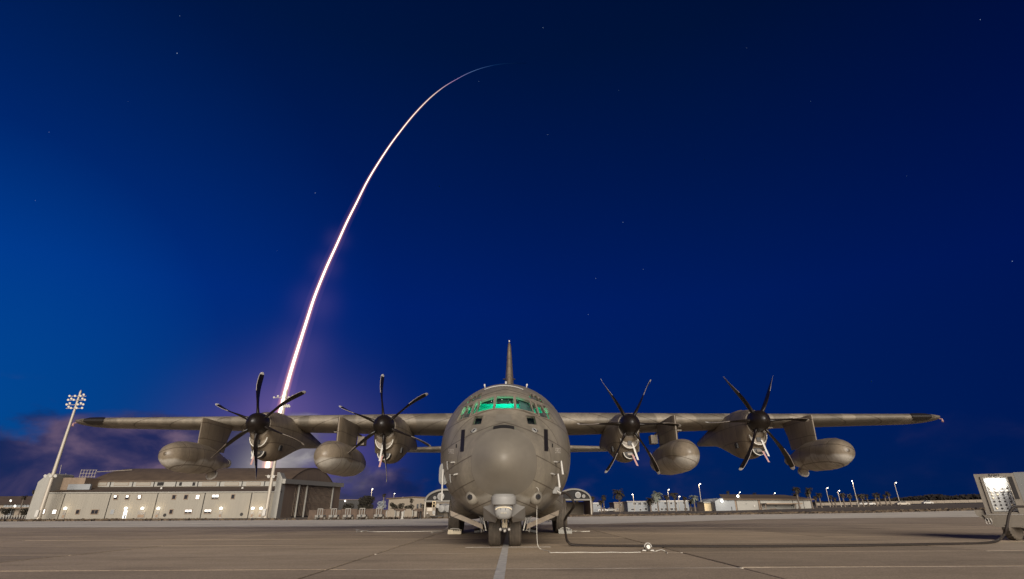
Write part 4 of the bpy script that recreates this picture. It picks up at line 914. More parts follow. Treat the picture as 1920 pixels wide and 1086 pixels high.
for px, wpx, lx, kind in ((119, 6, 122.5, 'grey'), (233.5, 6, 236, 'open'), (264, 14, 267, 'grey'), (294, 6.5, 297, 'grey'), (412.5, 6, 414.5, 'grey'), (472, 6, 474, 'grey'), (487, 6, 489.5, 'grey')):
    a = on(px - wpx / 2, 968, HY).x; b = on(px + wpx / 2, 968, HY).x; z1 = on(px, 957.5, HY).z
    d = MB(); d.box(a, b, HY - .12, HY - .055, hb - .2, z1); dr = H('door', d, M['litwin'] if kind == 'open' else M['steel'])
    if kind == 'open':
        d = MB(); d.box((a + b) / 2, b - .1, HY - .16, HY - .125, hb, hb + 1.0); H('doorway_silhouette', d, 'black', under=dr)  # flat black board as the dark silhouette in the lit doorway
    else:
        d = MB(); d.box(a + .15, b - .15, HY - .15, HY - .125, hb + .2, hb + (z1 - hb) * .48); H('door_kick_panel', d, 'hangbrown', under=dr)
        d = MB(); d.box(b - .3, b - .18, HY - .18, HY - .125, hb + .95, hb + 1.05); H('door_handle', d, 'black', under=dr)
    lp = on(lx, 953, HY - .5); d = MB(); d.lathe(lp + Vector((0, 0, -.34)), (0, 0, 1), [(0, .1), (.06, .36), (.3, .42), (.52, .36), (.66, .1)], 14); lo = H('wall_lamp', d, 'lampglow', 40)
    d = MB(); d.tube([lp + Vector((0, 0, .3)), lp + Vector((0, .5, .45))], .05, 6); H('lamp_bracket', d, 'galv', under=lo)
    lamp('door_lamp', lp + Vector((0, -.75, -.1)), 55, (1.0, .70, .32), .35, hang)
for px in (163, 303, 455):
    p = on(px, 915.5, HY + 5); d = MB(); d.cbox(p, (.5, .4, .5)); H('roof_floodlight', d, 'white')
for px, py in ((309, 966), (453, 964.5)):
    p = on(px, py, HY); d = MB(); d.lathe(p + Vector((0, -.06, 0)), (0, -1, 0), [(0, .42), (.06, .42), (.06, .3)], 16); H('hose_reel', d, 'black', 30)

# floodlight masts
def mast(px, pyb, lamps_, lower, label):
    b = on(px, pyb, 165.0); b.z = gz(b.x, 165.0) - .06; hgt = 32.8
    m = thing('floodlight_mast', tuple(b), label, 'light mast', 'tall floodlight masts beside the hangar')
    d = MB(); d.tube([b + Vector((0, 0, z)) for z in (0, .4, hgt * .5, hgt)], [.62, .55, .42, .28], 14); part('pole', d, M['galv'], m, 40)
    d = MB(); d.lathe(b + Vector((0, 0, hgt)), (0, 0, 1), [(0, .3), (.5, .28), (.9, .1)], 10); part('finial', d, M['galv'], m, 40)
    for z in (hgt - .9, hgt - 2.0, hgt - 3.3, hgt - 4.3) if lamps_ else (hgt - 1.6, hgt - 4.2):
        d = MB(); wl = 2.4 if lamps_ else (3.2 if z > hgt - 2 else 1.7); x0 = 0 if (not lamps_ and z < hgt - 2) else -wl
        d.tube([b + Vector((x0, -.4, z)), b + Vector((wl, -.4, z))], .09, 6); part('crossarm', d, M['galv'], m, 40)
        n_ = 7
        for k in range(n_):
            x = x0 + (wl - x0) * k / (n_ - 1)
            if abs(x) < .35 or (lamps_ and (k * 7 + int(z)) % 5 == 3): continue
            zz = z + (.45 if k % 2 else .1); c = b + Vector((x, -.55, zz)); ax_ = Vector((.25, -1, -.55)).normalized()
            d = MB(); d.lathe(c - ax_ * .1, ax_, [(-.3, .10), (-.15, .22), (.12, .31), (.16, .31)], 14); h = part('flood_lamp', d, M['steel'], m, 40)
            d = MB(); d.lathe(c + ax_ * .065, ax_, [(0, .29), (.03, .2), (.05, .05)], 14); part('lamp_lens', d, M['floodglow'] if lamps_ else M['white'], m, 40, under=h)
    for a in (-1.2, 0.0, 1.1) if lower else (-.6, .5):
        zz = 10.6 if lower else 10.2; c = b + Vector((a * 1.2, -.7, zz)); d = MB(); d.lathe(c, (0.1, -1, -.4), [(-.3, .12), (0, .3), (.1, .42)], 12); h = part('flood_lamp', d, M['white'], m, 40)
    d = MB(); d.tube([b + Vector((-1.7, -.6, 10.4)), b + Vector((1.6, -.6, 10.4))], .08, 6); part('crossarm', d, M['galv'], m, 40)
    d = MB(); d.cbox(b + Vector((-.2, -.75, 1.4)), (.8, .5, 1.6)); part('service_box', d, M['white'], m)
    return m
mast(73, 970, True, True, 'tall floodlight mast with lit lamp clusters at the far hangar corner')
mast(497, 972, False, False, 'tall floodlight mast in front of the hangar beside the rocket trail')

# ================================================================== vegetation builders
def palm_parts(h, cr_, seed, lean=0.0):
    rng = random.Random(seed); tk = MB(); pts = []
    for k in range(7):
        t = k / 6; pts.append((lean * t * t * h, 0.02 * math.sin(3 * t) * h, h * t))
    tk.tube(pts, [.30 - .11 * k / 6 + (.10 if k == 0 else 0) for k in range(7)], 7)
    top = Vector(pts[-1]); cw = MB()
    n = 30
    for i in range(n):
        a = 2 * pi * i / n * 2.4 + rng.uniform(-.2, .2); el = R(rng.uniform(-35, 75)); L_ = cr_ * rng.uniform(.8, 1.12); d0 = Vector((math.cos(a), math.sin(a), 0)); sdv = Vector((-math.sin(a), math.cos(a), 0))
        p = top.copy(); ang = el; prev = None; m_ = 7
        for k in range(m_ + 1):
            t = k / m_; w_ = cr_ * .17 * math.sin(pi * min(1, .12 + t * .88)) ** .8 + .02
            dr_ = Vector((0, 0, -w_ * .55)); row = (p - sdv * w_ + dr_, p.copy(), p + sdv * w_ + dr_)
            if prev is not None:
                for (u, v_) in ((0, 1), (1, 2)):
                    a0, a1, b0_, b1 = prev[u], prev[v_], row[u], row[v_]
                    if rng.random() < .85: cw.add([a0, a1, b1.lerp(b0_, .05), b0_.lerp(a0, rng.uniform(.2, .55))] if u == 0 else [a0, a1, b1.lerp(a1, rng.uniform(.2, .55)), b0_], [(0, 1, 2, 3)])
            prev = row; p = p + (d0 * math.cos(ang) + Vector((0, 0, math.sin(ang)))) * (L_ / m_); ang -= R(rng.uniform(14, 22))
    for i in range(14):       # dead skirt under the crown
        a = rng.uniform(0, 2 * pi); d0 = Vector((math.cos(a), math.sin(a), 0)); sdv = Vector((-math.sin(a), math.cos(a), 0)); q = top + Vector((0, 0, -.1)); ln = rng.uniform(.25, .5) * cr_
        e_ = q + d0 * ln * .45 + Vector((0, 0, -ln)); cw.add([q - sdv * .05, q + sdv * .05, e_ + sdv * .14, e_ - sdv * .14], [(0, 1, 2, 3)])
    return tk, cw
def palm(px, top_py, base_py, Y, cpx, label, pale=False, seed=0, lean=0.0, group='palms beyond the apron'):
    b = on(px, base_py, Y); t = on(px, top_py, Y); g = gz(b.x, Y) - .1; b.z = g
    dd = Y * math.cos(CP); cr_ = cpx / 2 / CF * dd * 1.4; h = max(2, t.z - g - cr_ * .45)
    tk, cw = palm_parts(h, cr_, seed, lean)
    o = thing('palm_tree', tuple(b), label, 'palm tree', group)
    for n_, mb, m_ in (('trunk', tk, 'trunk'), ('crown', cw, 'frondpale' if pale else 'frond')):
        mb.v = [tuple(Vector(v) + b) for v in mb.v]; part(n_, mb, M[m_], o, 60 if n_ == 'trunk' else None, fix=False)
def tree(px, top_py, base_py, Y, wpx, label, m_='leaf', seed=0, n=1600, name='broad_tree', cat_='tree', group=None, trunk=True):
    b = on(px, base_py, Y); g = gz(b.x, Y) - .1; b.z = g; t = on(px, top_py, Y); dd = Y * math.cos(CP); hw = wpx / 2 / CF * dd; hh = t.z - g
    rng = random.Random(seed); o = thing(name, tuple(b), label, cat_, group)
    tk = MB(); th = hh * .45; tk.tube([b, b + Vector((.1, 0, th * .6)), b + Vector((0, .1, th))], [hw * .10 + .1, hw * .07 + .08, hw * .05 + .05], 7)
    for k in range(5):
        a = 2 * pi * k / 5 + rng.random(); e_ = b + Vector((math.cos(a) * hw * .55, math.sin(a) * hw * .55, hh * rng.uniform(.55, .8))); tk.tube([b + Vector((0, 0, th * .7)), e_], [hw * .05 + .05, .03], 5)
    part('trunk', tk, M['trunk'], o, 60, fix=False)
    cw = MB(); lobes = [(Vector((rng.uniform(-.55, .55) * hw, rng.uniform(-.5, .5) * hw, hh * rng.uniform(.30, .80))), hw * rng.uniform(.30, .52)) for _ in range(11)] + [(Vector((0, 0, hh * .62)), hw * .6)]
    for _ in range(n):
        c, r_ = rng.choice(lobes); v = Vector((rng.gauss(0, 1), rng.gauss(0, 1), rng.gauss(0, 1))).normalized() * r_ * rng.uniform(.55, 1.05) ** .6; p = b + c + Vector((v.x, v.y, v.z * .75))
        if p.z > b.z + hh: p.z = b.z + hh - rng.random() * .2
        if p.z < b.z + .15: continue
        s_ = hw * rng.uniform(.045, .11); x = Vector((rng.gauss(0, 1), rng.gauss(0, 1), rng.gauss(0, 1))).normalized(); y = x.orthogonal().normalized()
        cw.add([p - x * s_, p + y * s_ * .6, p + x * s_, p - y * s_ * .6], [(0, 1, 2, 3)])
    part('crown', cw, M[m_], o, None, fix=False); return o

# ------------------------------------------------------------------ far left of the hangar
def rb(px0, px1, py0, py1, Y, depth=10.0):      # box footprint from outline at distance Y
    a = on(px0, (py0 + py1) / 2, Y); b = on(px1, (py0 + py1) / 2, Y); return a.x, b.x, on((px0 + px1) / 2, py1, Y).z, on((px0 + px1) / 2, py0, Y).z
Y = 250.0; a, b, z0, z1 = rb(-60, 75, 929, 966, Y)
bl = thing('far_building', ((a + b) / 2, Y, z0), 'low brown building with a strip of pale windows left of the hangar', 'building')
zm = on(30, 946, Y).z
d = MB(); d.box(a, b, Y, Y + 25, z0 - 1, zm); part('wall', d, M['tanwall'], bl)
d = MB(); d.prism([(a - 1, Y - 1.2, zm), (a - 1, Y + 13, z1), (a - 1, Y + 26, zm)], (b - a + 2, 0, 0)); part('roof', d, M['brown_roof'], bl)
for k in range(9):
    x0 = on(8 + 5.4 * k, 948, Y).x; x1 = on(12.4 + 5.4 * k, 948, Y).x; d = MB(); d.box(x0, x1, Y - .2, Y - .02, on(30, 951, Y).z, on(30, 946.8, Y).z); f_ = part('window', d, M['bluewhite'], bl)
d = MB(); d.box(a, on(60, 950, Y).x, Y - 3, Y - .3, on(30, 953.5, Y).z, on(30, 952.2, Y).z); part('canopy', d, M['hangbrown'], bl)
d = MB(); d.box(on(16, 955, Y).x, on(29, 955, Y).x, Y - 1.5, Y - .3, z0 - .5, on(20, 953.4, Y).z); part('porch', d, M['bluewhite'], bl)
for px, py, s_ in ((20, 939, .4), (28, 949, .45)):
    p = on(px, py, Y - 4); d = MB(); d.lathe(p, (0, -1, -.3), [(-.2, .1), (0, s_), (.1, s_ * .8)], 10); part('wall_lamp', d, M['lampglow'], bl)
palm(35, 929, 962, 235, 10, 'slim dark palm in front of the low brown building, the shorter of two', seed=1, group='palms left of the hangar')
palm(51, 918, 962, 235, 10, 'slim dark palm in front of the low brown building, the taller of two', seed=2, group='palms left of the hangar')
tree(8, 951, 968, 200, 24, 'dark round bush left of the hangar at the picture edge', seed=3, n=900, name='bush', cat_='bush')
tree(45, 953, 969, 195, 26, 'dark bush against the white end of the hangar', seed=4, n=900, name='bush', cat_='bush')
fb = MB(); Yf = 190
rail = thing('post_fence', tuple(on(30, 970, Yf)), 'low post and rail fence among the bushes left of the hangar', 'fence')
for px in range(2, 52, 5):
    p = on(px, 969, Yf); d = MB(); d.box(p.x - .12, p.x + .12, Yf, Yf + .2, gz(p.x, Yf) - .1, on(px, 966, Yf).z); part('post', d, M['hangpale'], rail)
d = MB(); d.box(on(2, 967, Yf).x, on(50, 967, Yf).x, Yf + .05, Yf + .15, on(25, 967.6, Yf).z, on(25, 967.2, Yf).z); part('rail', d, M['hangpale'], rail)

# ------------------------------------------------------------------ ground equipment lined up behind the aircraft
CY = 103.0
M['cartgrey'] = mat('cart grey paint', (0.20, 0.185, 0.16), 0.6, var=0.1)
def cart():
    r = thing('light_cart', (0, 0, 0), '', 'cart', 'carts lined up in front of the brown wall')
    W_ = 1.0
    P_ = lambda n, mb, m, sm=None, under=None: part(n, mb, M[m], r, sm, under)
    for x in (-.42, -.02, .42):
        d = MB(); d.box(x - .07, x + .07, -.06, .06, .60, 1.72); P_('mast_post', d, 'cartgrey')
    d = MB(); d.box(-.5, .5, -.07, .07, 1.725, 1.86); P_('top_rail', d, 'cartgrey')
    d = MB(); d.prism([(-.78, -.4, .62), (-.62, -.4, .42), (.62, -.4, .42), (.78, -.4, .62), (.7, -.4, .80), (-.7, -.4, .80)], (0, 1.5, 0)); P_('body', d, 'cartgrey')
    d = MB(); d.box(-.15, .15, -.43, -.405, .45, .78); P_('panel', d, 'black')
    d = MB(); d.tube([(0, -.4, .42), (-.05, -1.5, .12)], .05, 6); P_('drawbar', d, 'cartgrey', 40)
    for x, y in ((-.72, .1), (.92, .1), (-.6, .9), (.6, .9)):
        d = MB(); d.lathe((x, y, .30), (.5, 1, 0), [(-.1, .16), (-.11, .28), (0, .30), (.11, .28), (.1, .16)], 16); t = P_('wheel', d, 'rubber', 40)
        d = MB(); d.lathe((x, y, .30), (.5, 1, 0), [(-.115, .03), (-.12, .14), (-.09, .155)], 14); P_('hub', d, 'cartgrey', 40, t)
    d = MB(); d.tube([(-.7, .1, .3), (.9, .1, .3)], .05, 6); P_('axle', d, 'black', 40)
    return r
c0_ = cart(); first = True
wd5 = ['first light-grey twin-post cart in the row, nearest the hangar door', 'second light-grey twin-post cart from the hangar in the row', 'third light-grey twin-post cart from the hangar, middle of five', 'fourth light-grey twin-post cart from the hangar in the row', 'fifth light-grey twin-post cart, last before the box generators']
for k, px in enumerate((598.7, 624.5, 651, 677.6, 709.0)):
    p = on(px, 974, CY); o = c0_ if k == 0 else copy_tree(c0_)
    o.location = (p.x, CY, gz(p.x, CY) + .012); o['label'] = wd5[k]; o.rotation_euler = (0, 0, R((-3, 2, -1, 4, 0)[k])); o.scale = (.93, .93, .93)
def genset(px, label, wide=1.0):
    p = on(px, 972, CY); g = gz(p.x, CY) + .012; o = thing('generator_cart', (p.x, CY, g), label, 'generator', 'generator carts in the equipment row'); B = Vector((p.x, CY, g))
    G = lambda n, mb, m, sm=None, under=None: part(n, mb, M[m], o, sm, under)
    sh = lambda mb: (setattr(mb, 'v', [tuple(Vector((v[0] * wide, v[1], v[2])) + B) for v in mb.v]), mb)[1]
    d = MB(); d.box(-.72, .72, 0, 2.2, .32, 1.30); G('housing', sh(d), 'tanwall')
    for sx in (-1, 1):
        d = MB(); d.tube([(sx * .62, -.08, .36), (sx * .74, -.10, .5), (sx * .74, -.10, 1.12), (sx * .62, -.08, 1.28)], .09, 8); G('bumper', sh(d), 'hangpale', 50)
        d = MB(); d.box(sx * .33 - .26, sx * .33 + .26, -.05, -.005, .40, 1.2); G('door_panel', sh(d), 'tanwall')
        d = MB(); d.lathe((sx * .55, .3, .26), (1, 0, 0), [(-.1, .12), (-.11, .24), (0, .26), (.11, .24), (.1, .12)], 14); G('wheel', sh(d), 'rubber', 40)
    d = MB(); d.box(-.42, .42, .1, .9, 1.305, 1.52); G('top_box', sh(d), 'tanwall')
    d = MB(); d.box(.80, 1.35, .6, 1.8, .3, 1.22); G('side_unit', sh(d), 'tanwall')
    for k in range(3):
        d = MB(); d.box(.86 + .16 * k, .95 + .16 * k, .55, .598, .45, 1.1); G('louvre', sh(d), 'hangpale')
    d = MB(); d.tube([(0, -.1, .35), (.1, -1.2, .12)], .05, 6); G('drawbar', sh(d), 'black', 40)
genset(732, 'box generator cart with white bumpers beside the row of twin-post carts')
genset(765, 'box generator cart with white bumpers next to the arched shelter')
for px in (754, 782, 788):
    p = on(px, 972, CY + 2); d = MB(); g = gz(p.x, CY + 2) + .01
    d.lathe((p.x, CY + 2, g), (0, 0, 1), [(0, .3), (.06, .3), (.1, .2), (.8, .18), (1.0, .25), (1.15, .1)], 12); solo('bollard_drum', d, M['white' if px == 754 else 'black'], (p.x, CY + 2, g), {754: 'white drum between the two box generator carts', 782: 'black drum right of the second box generator cart', 788: 'black drum standing just left of the arched shelter'}[px], 'drum', 'drums between the equipment carts', 40)
# service truck in the arched shelter
p = on(812, 971, CY + 4); g = gz(p.x, CY + 4) + .01; B = Vector((p.x, CY + 4, g))
tk_ = thing('service_truck', tuple(B), 'boxy pale service truck with round tanks under the arched shelter', 'truck')
def TK(n, boxes, m, sm=None):
    d = MB()
    for q in boxes: d.box(B.x + q[0], B.x + q[1], B.y + q[2], B.y + q[3], B.z + q[4], B.z + q[5])
    return part(n, d, M[m], tk_, sm)
TK('cab', [(-1.3, .35, 0, 2, .4, 1.75)], 'tanwall'); TK('windscreen', [(-1.1, -.2, -.04, -.002, 1.15, 1.65)], 'galv'); TK('grille', [(-.15, .3, -.04, -.002, .7, 1.2)], 'sensor'); TK('chassis', [(-1.2, 4.2, .2, 1.9, .3, .42)], 'black')
for x in (1.3, 2.4):
    d = MB(); d.lathe((B.x + x, B.y - .1, B.z + 1.5), (.3, 1, .1), [(0, .2), (.1, .55), (.4, .7), (2, .7), (2.2, .4)], 20); part('tank', d, M['sensor'], tk_, 40)
d = MB(); d.lathe((B.x + .7, B.y + .2, B.z + 1.95), (0, -1, 0), [(0, .34), (.1, .36), (.12, .25)], 18); part('hose_reel', d, M['hangpale'], tk_, 40)
TK('headlight', [(-1.15, -.95, -.05, -.041, .75, .9)], 'white'); TK('headlight', [(.05, .25, -.05, -.041, .5, .65)], 'white')
for x in (-.9, 2.2, 3.4):
    d = MB(); d.lathe((B.x + x, B.y + .1, B.z + .38), (0, 1, 0), [(-.12, .2), (-.12, .36), (.12, .38), (.14, .2)], 18); part('wheel', d, M['rubber'], tk_, 40)
TK('boom_frame', [(-.35, -.25, .6, .7, 1.76, 2.6), (.15, .25, .6, .7, 1.76, 2.6), (-.35, .25, .6, .7, 2.6, 2.7), (-.35, .25, .6, .7, 2.2, 2.28)], 'yellowwall')
# arched shelters either side of the fuselage
def shelter(cx_px, base_py, apex_py, halfpx, Y, tilt, label):
    b = on(cx_px, base_py, Y); g = gz(b.x, Y) - .05; b.z = g; hw = halfpx / CF * Y * math.cos(CP); ap = on(cx_px, apex_py, Y).z - g
    o = thing('arched_shelter', tuple(b), label, 'shelter', 'arched shelters behind the aircraft')
    leg = ap * .58; pts = []
    arc = lambda k, r_=1.0: b + Vector((-hw * r_ * math.cos(pi * k), 0, leg + (ap - leg) * r_ * math.sin(pi * k)))
    d = MB(); d.tube([arc(k / 24) for k in range(25)], .24, 8); part('arch_rim', d, M['cartgrey'], o, 50)
    d = MB(); d.rings([[arc(k / 24, 1.0) + Vector((0, y, 0)) for k in range(25)] + [b + Vector((hw, y, 0)), b + Vector((-hw, y, 0))] for y in (.6, 16)], cap=False); part('canopy', d, M['hangbrown'], o)
    d = MB(); d.prism([arc(k / 24, .97) + Vector((0, .3, 0)) for k in range(25)], (0, .2, 0)); part('tympanum', d, M['dark'], o)
    d = MB(); d.tube([arc(0), arc(1)], .22, 8); part('tie_beam', d, M['cartgrey'], o, 50)
    for sx in (-1, 1):
        d = MB(); d.tube([b + Vector((sx * hw, 0, 0)), b + Vector((sx * hw, 0, leg))], .2, 8); part('leg', d, M['galv'], o, 50)
    for sx, zz, r_ in tilt:
        c = b + Vector((sx * hw, -.15, leg + (ap - leg) * zz)); d = MB(); d.lathe(c, (0, -1, 0), [(0, r_), (.1, r_), (.16, r_ * .75), (.14, .05)], 24); f_ = part('round_emblem', d, M['sensor'], o, 40)
        d = MB(); d.lathe(c + Vector((0, -.165, 0)), (0, -1, 0), [(0, r_ * .66), (.02, r_ * .64)], 24); part('emblem_face', d, M['cartgrey'], o, 40, under=f_)
    d = MB(); d.box(b.x - hw * .95, b.x + hw * .95, Y + 14, Y + 14.3, g, g + leg * .9); part('back_wall', d, M['tanwall'], o)
shelter(833, 969, 918.5, 37, 125, ((-.22, .42, .72), (-.52, .30, .33)), 'arched dark shelter with white rim and round emblem left of the fuselage')
shelter(1078, 964, 917.5, 31, 150, ((.24, .45, .72), (.58, .33, .42)), 'arched white-rimmed shelter with round emblem right of the fuselage')
# brown wall behind the carts
wl = thing('block_wall', tuple(on(690, 972, 116)), 'low brown block wall behind the row of carts', 'wall')
xa, xb = on(577, 972, 116).x, on(792, 972, 116).x; nseg = 14
for k in range(nseg):
    x0 = xa + (xb - xa) * k / nseg; x1 = xa + (xb - xa) * (k + 1) / nseg; d = MB(); zt_ = on(690, 955.5, 116).z + (.12 if k % 3 else -.05); d.box(x0 + .03, x1 - .03, 116, 116.4, gz(x0, 116) - .3, zt_); part('wall_panel', d, M['wallbrown'], wl)
# trees and low buildings between hangar and shelter
Y = 260; a, b, z0, z1 = rb(728, 850, 934, 966, Y)
tb = thing('far_building', ((a + b) / 2, Y, z0), 'wide tan low-gabled building behind the trees left of the aircraft', 'building')
d = MB(); xm = on(775, 932, Y).x; d.prism([(a, Y, z0 - 2), (b, Y, z0 - 2), (b, Y, on(850, 937, Y).z), (xm, Y, on(775, 933.5, Y).z), (a, Y, on(728, 936.5, Y).z)], (0, 30, 0)); part('wall', d, M['tanwall'], tb)
d = MB(); d.prism([(b + 1, Y - .6, on(850, 937, Y).z + .1), (xm, Y - .6, on(775, 933.5, Y).z + .1), (a - 1, Y - .6, on(728, 936.5, Y).z + .1), (a - 1, Y - .6, on(728, 936.5, Y).z + .5), (xm, Y - .6, on(775, 933.5, Y).z + .5), (b + 1, Y - .6, on(850, 937, Y).z + .5)], (0, 31, 0)); part('roof', d, M['brown_roof'], tb)
for px, py in ((783, 949), (789, 948), (783, 956)):
    p = on(px, py, Y); d = MB(); d.box(p.x - .4, p.x + .4, Y - .1, Y - .02, p.z - .8, p.z + .8); part('window', d, M['winglass'], tb)
Y = 300; a, b, z0, z1 = rb(634, 672, 938, 970, Y)
d = MB(); d.box(a, b, Y, Y + 20, z0 - 2, on(650, 937.8, Y).z); sb_ = thing('far_building', ((a + b) / 2, Y, z0), 'small dark building just right of the hangar', 'building')
part('wall', d, M['black'], sb_); d = MB(); d.box(a - .5, b + .5, Y - .4, Y + 20, on(650, 937.6, Y).z, on(650, 936.8, Y).z); part('roof', d, M['hangbrown'], sb_)  # plain black walls
p = on(647, 939.5, Y - 1); d = MB(); d.lathe(p, (0, -1, -.2), [(-.2, .15), (0, .33), (.1, .25)], 12); part('wall_lamp', d, M['streetglow'], sb_)
tree(686, 928, 966, 190, 34, 'large dark round tree between the hangar and the pale tree', seed=11, n=2600)
tree(650, 944, 968, 185, 30, 'low dark bushy tree right behind the hangar corner', seed=12, n=1500)
tree(713, 934, 966, 180, 19, 'small tree with pale leaves coloured as lamp-lit', m_='leafpale', seed=13, n=900)
tree(738, 939, 964, 200, 20, 'dark tree just right of the pale tree', seed=14, n=1300)
tree(752, 939, 962, 205, 16, 'dark flat-topped tree in front of the tan building, middle of three', seed=15, n=1100)
tree(765, 943, 966, 185, 22, 'dark spreading tree in front of the tan building beside the small palm', seed=16, n=1300)
tree(794, 940, 966, 175, 14, 'narrow dark tree beside the arched shelter', seed=17, n=900)
palm(770, 934, 962, 215, 10, 'small dark palm in front of the tan gabled building', seed=18)
palm(717, 925, 962, 215, 9, 'dark palm rising behind the pale tree', seed=19)

# ------------------------------------------------------------------ street lamps
def street_lamp(px, top_py, base_py, Y, label, e=900, lit=True, sx=1):
    b = on(px, base_py, Y); t = on(px, top_py, Y); b.z = gz(b.x, Y) - .08; t.x = b.x
    o = thing('street_lamp', tuple(b), label, 'street lamp', 'street lamps along the far road')
    h = t.z - b.z
    d = MB(); d.tube([b, b + Vector((0, 0, h * .5)), b + Vector((0, 0, h - .3)), b + Vector((sx * .1, -.2, h)), b + Vector((sx * .28, -.4, h + .05))], [.13, .11, .09, .07, .06], 8); part('pole', d, M['galv'], o, 50)
    c = b + Vector((sx * .35, -.6, h + .05)); d = MB(); d.rings([[c + Vector((x * s_, y * s_, z)) for x, y in ((-.16, -.26), (.16, -.26), (.16, .26), (-.16, .26))] for z, s_ in ((-.02, 1), (.14, .9), (.2, .5))]); hd = part('lamp_head', d, M['steel'], o)
    d = MB(); d.lathe(c + Vector((0, 0, -.03)), (0, -.4, -1), [(0, .2), (.1, .2), (.2, .1)], 12); part('lamp_lens', d, M['streetglow'] if lit else M['white'], o, 40, under=hd)
    if lit: lamp('street_light', c + Vector((0, -.5, -.6)), e * .45, (1.0, .86, .66), .3, o)
for q in ((693, 917, 962, 230, 'bright street lamp rising from the large round tree', 700, True, 1), (736, 925.5, 962, 300, 'thin street lamp rising behind the tan gabled building, taller of two', 200, True, 1), (752.5, 932.5, 962, 320, 'short street lamp just over the ridge of the tan building', 200, True, 1),
          (1190, 927, 960, 240, 'bright street lamp in front of the grey-white barracks, nearest the fuselage', 900, True, -1), (1257, 918, 960, 265, 'street lamp with round glow between the two large palms', 900, True, 1), (1317, 907.5, 957.5, 230, 'tallest bright street lamp beside the small yellow building', 1400, True, 1),
          (1391, 923, 957, 290, 'street lamp peeking over the left end of the warehouse roof', 400, True, 1), (1456.5, 924.5, 955, 290, 'street lamp peeking over the right part of the warehouse roof', 200, True, 1), (1275, 931, 958, 250, 'thin short street lamp among the palms in front of the barracks', 150, True, 1),
          (1557, 915, 952, 240, 'dim street lamp at the right end of the warehouse, first of three', 200, True, 1), (1578, 920, 952, 235, 'slim bright street lamp between the dim lamp and the starry lamp', 500, True, 1), (1610, 902, 951, 230, 'brightest tall street lamp among the right-hand palms', 1800, True, -1), (1688, 905, 946, 230, 'lone tall street lamp at the far right beside the dark trees', 300, True, 1)):
    street_lamp(*q)

# ------------------------------------------------------------------ buildings on the right
def block(name, px0, px1, pyt, pyb, Y, depth, m, label, cat_, wins, roof='white', under=None):
    a, b, z0, z1 = rb(px0, px1, pyt, pyb, Y); z0 = min(z0, gz((a + b) / 2, Y)) - .3
    o = thing(name, ((a + b) / 2, Y, z0), label, cat_)
    d = MB(); d.box(a, b, Y, Y + depth, z0, z1); part('wall', d, M[m], o)
    d = MB(); d.box(a - .3, b + .3, Y - .4, Y + depth + .3, z1 + .01, z1 + .4); part('roof', d, M[roof], o)
    for px, py, wpx, hpx in wins:
        p0 = on(px - wpx / 2, py + hpx / 2, Y); p1 = on(px + wpx / 2, py - hpx / 2, Y)
        d = MB(); d.box(p0.x - .1, p1.x + .1, Y - .1, Y - .01, p0.z - .1, p1.z + .1); f_ = part('window_frame', d, M['white'], o); d = MB(); d.box(p0.x, p1.x, Y - .14, Y - .105, p0.z, p1.z); part('window_pane', d, M['winglass'], o, under=f_)
    return o
block('barracks', 1089, 1127, 944.5, 962, 270, 14, 'bluewhite', 'small white two-storey house right behind the arched shelter', 'building', [(1099, 948, 3, 3.4), (1121, 948, 3, 3.4), (1103, 957.5, 3, 4), (1094, 953, 1.5, 9)])
block('barracks', 1152, 1176, 943.5, 960, 285, 14, 'tanwall', 'tan two-storey block behind the tall palm', 'building', [(1164, 947, 2, 3), (1171, 947, 2, 3), (1158, 955, 2, 3)], 'hangbrown')
block('barracks', 1177, 1216, 941.5, 960, 275, 16, 'bluewhite', 'grey-white two-storey barracks behind the street lamp', 'building', [(1190, 944.5, 5.5, 4.5), (1199.5, 944.5, 5.5, 4.5), (1209, 944.5, 5.5, 4.5), (1187, 955.5, 7, 3.4), (1201, 956, 3, 4), (1211, 954.5, 4, 4)], 'hangpale')
block('barracks', 1219, 1292, 940.5, 959.5, 270, 16, 'bluewhite', 'long white two-storey barracks half hidden by palms', 'building', [(1229, 944, 3, 4), (1248, 943.8, 4.5, 4.5), (1258.5, 943.8, 3.5, 4), (1267, 944, 4, 4.4), (1283, 943, 4, 4.5), (1230, 955, 3, 4), (1241, 955, 3, 4), (1249.5, 954.8, 5, 4), (1259, 954.8, 5, 4), (1267, 954.6, 5, 4), (1286, 954.4, 6, 4)])
o = block('yellow_shed', 1321, 1338.5, 943.5, 959, 225, 9, 'yellowwall', 'small pale yellow building at the left end of the warehouse', 'building', [(1336, 955, 1.5, 3)], 'hangpale')
# long warehouse
Y = 220; z0 = gz(60, Y) - .6
wh = thing('warehouse', (on(1430, 955, Y).x, Y, z0), 'long pale warehouse with brown roof and a loading canopy', 'warehouse')
xa, xm, xb = on(1341, 945, Y).x, on(1378, 945, Y).x, on(1523, 945, Y).x; zt_ = on(1400, 937.5, Y).z
d = MB(); d.prism([(xa, Y, z0), (xm, Y, z0), (xm, Y, zt_), (on(1352, 935, Y).x, Y, on(1352, 934, Y).z), (xa, Y, on(1341, 940, Y).z)], (0, 20, 0)); part('gable_end', d, M['bluewhite'], wh)
js = [1378, 1381.5, 1422, 1426, 1487, 1497, 1507, 1523]
for a_, b_ in zip(js, js[1:]):
    u, v_ = on(a_, 945, Y).x + .08, on(b_, 945, Y).x - .08; d = MB(); d.box(u, v_, Y + .1, Y + 20, z0, zt_ - .02); part('wall_panel', d, M['hangpale'] if b_ - a_ > 5 else M['hangbrown'], wh)
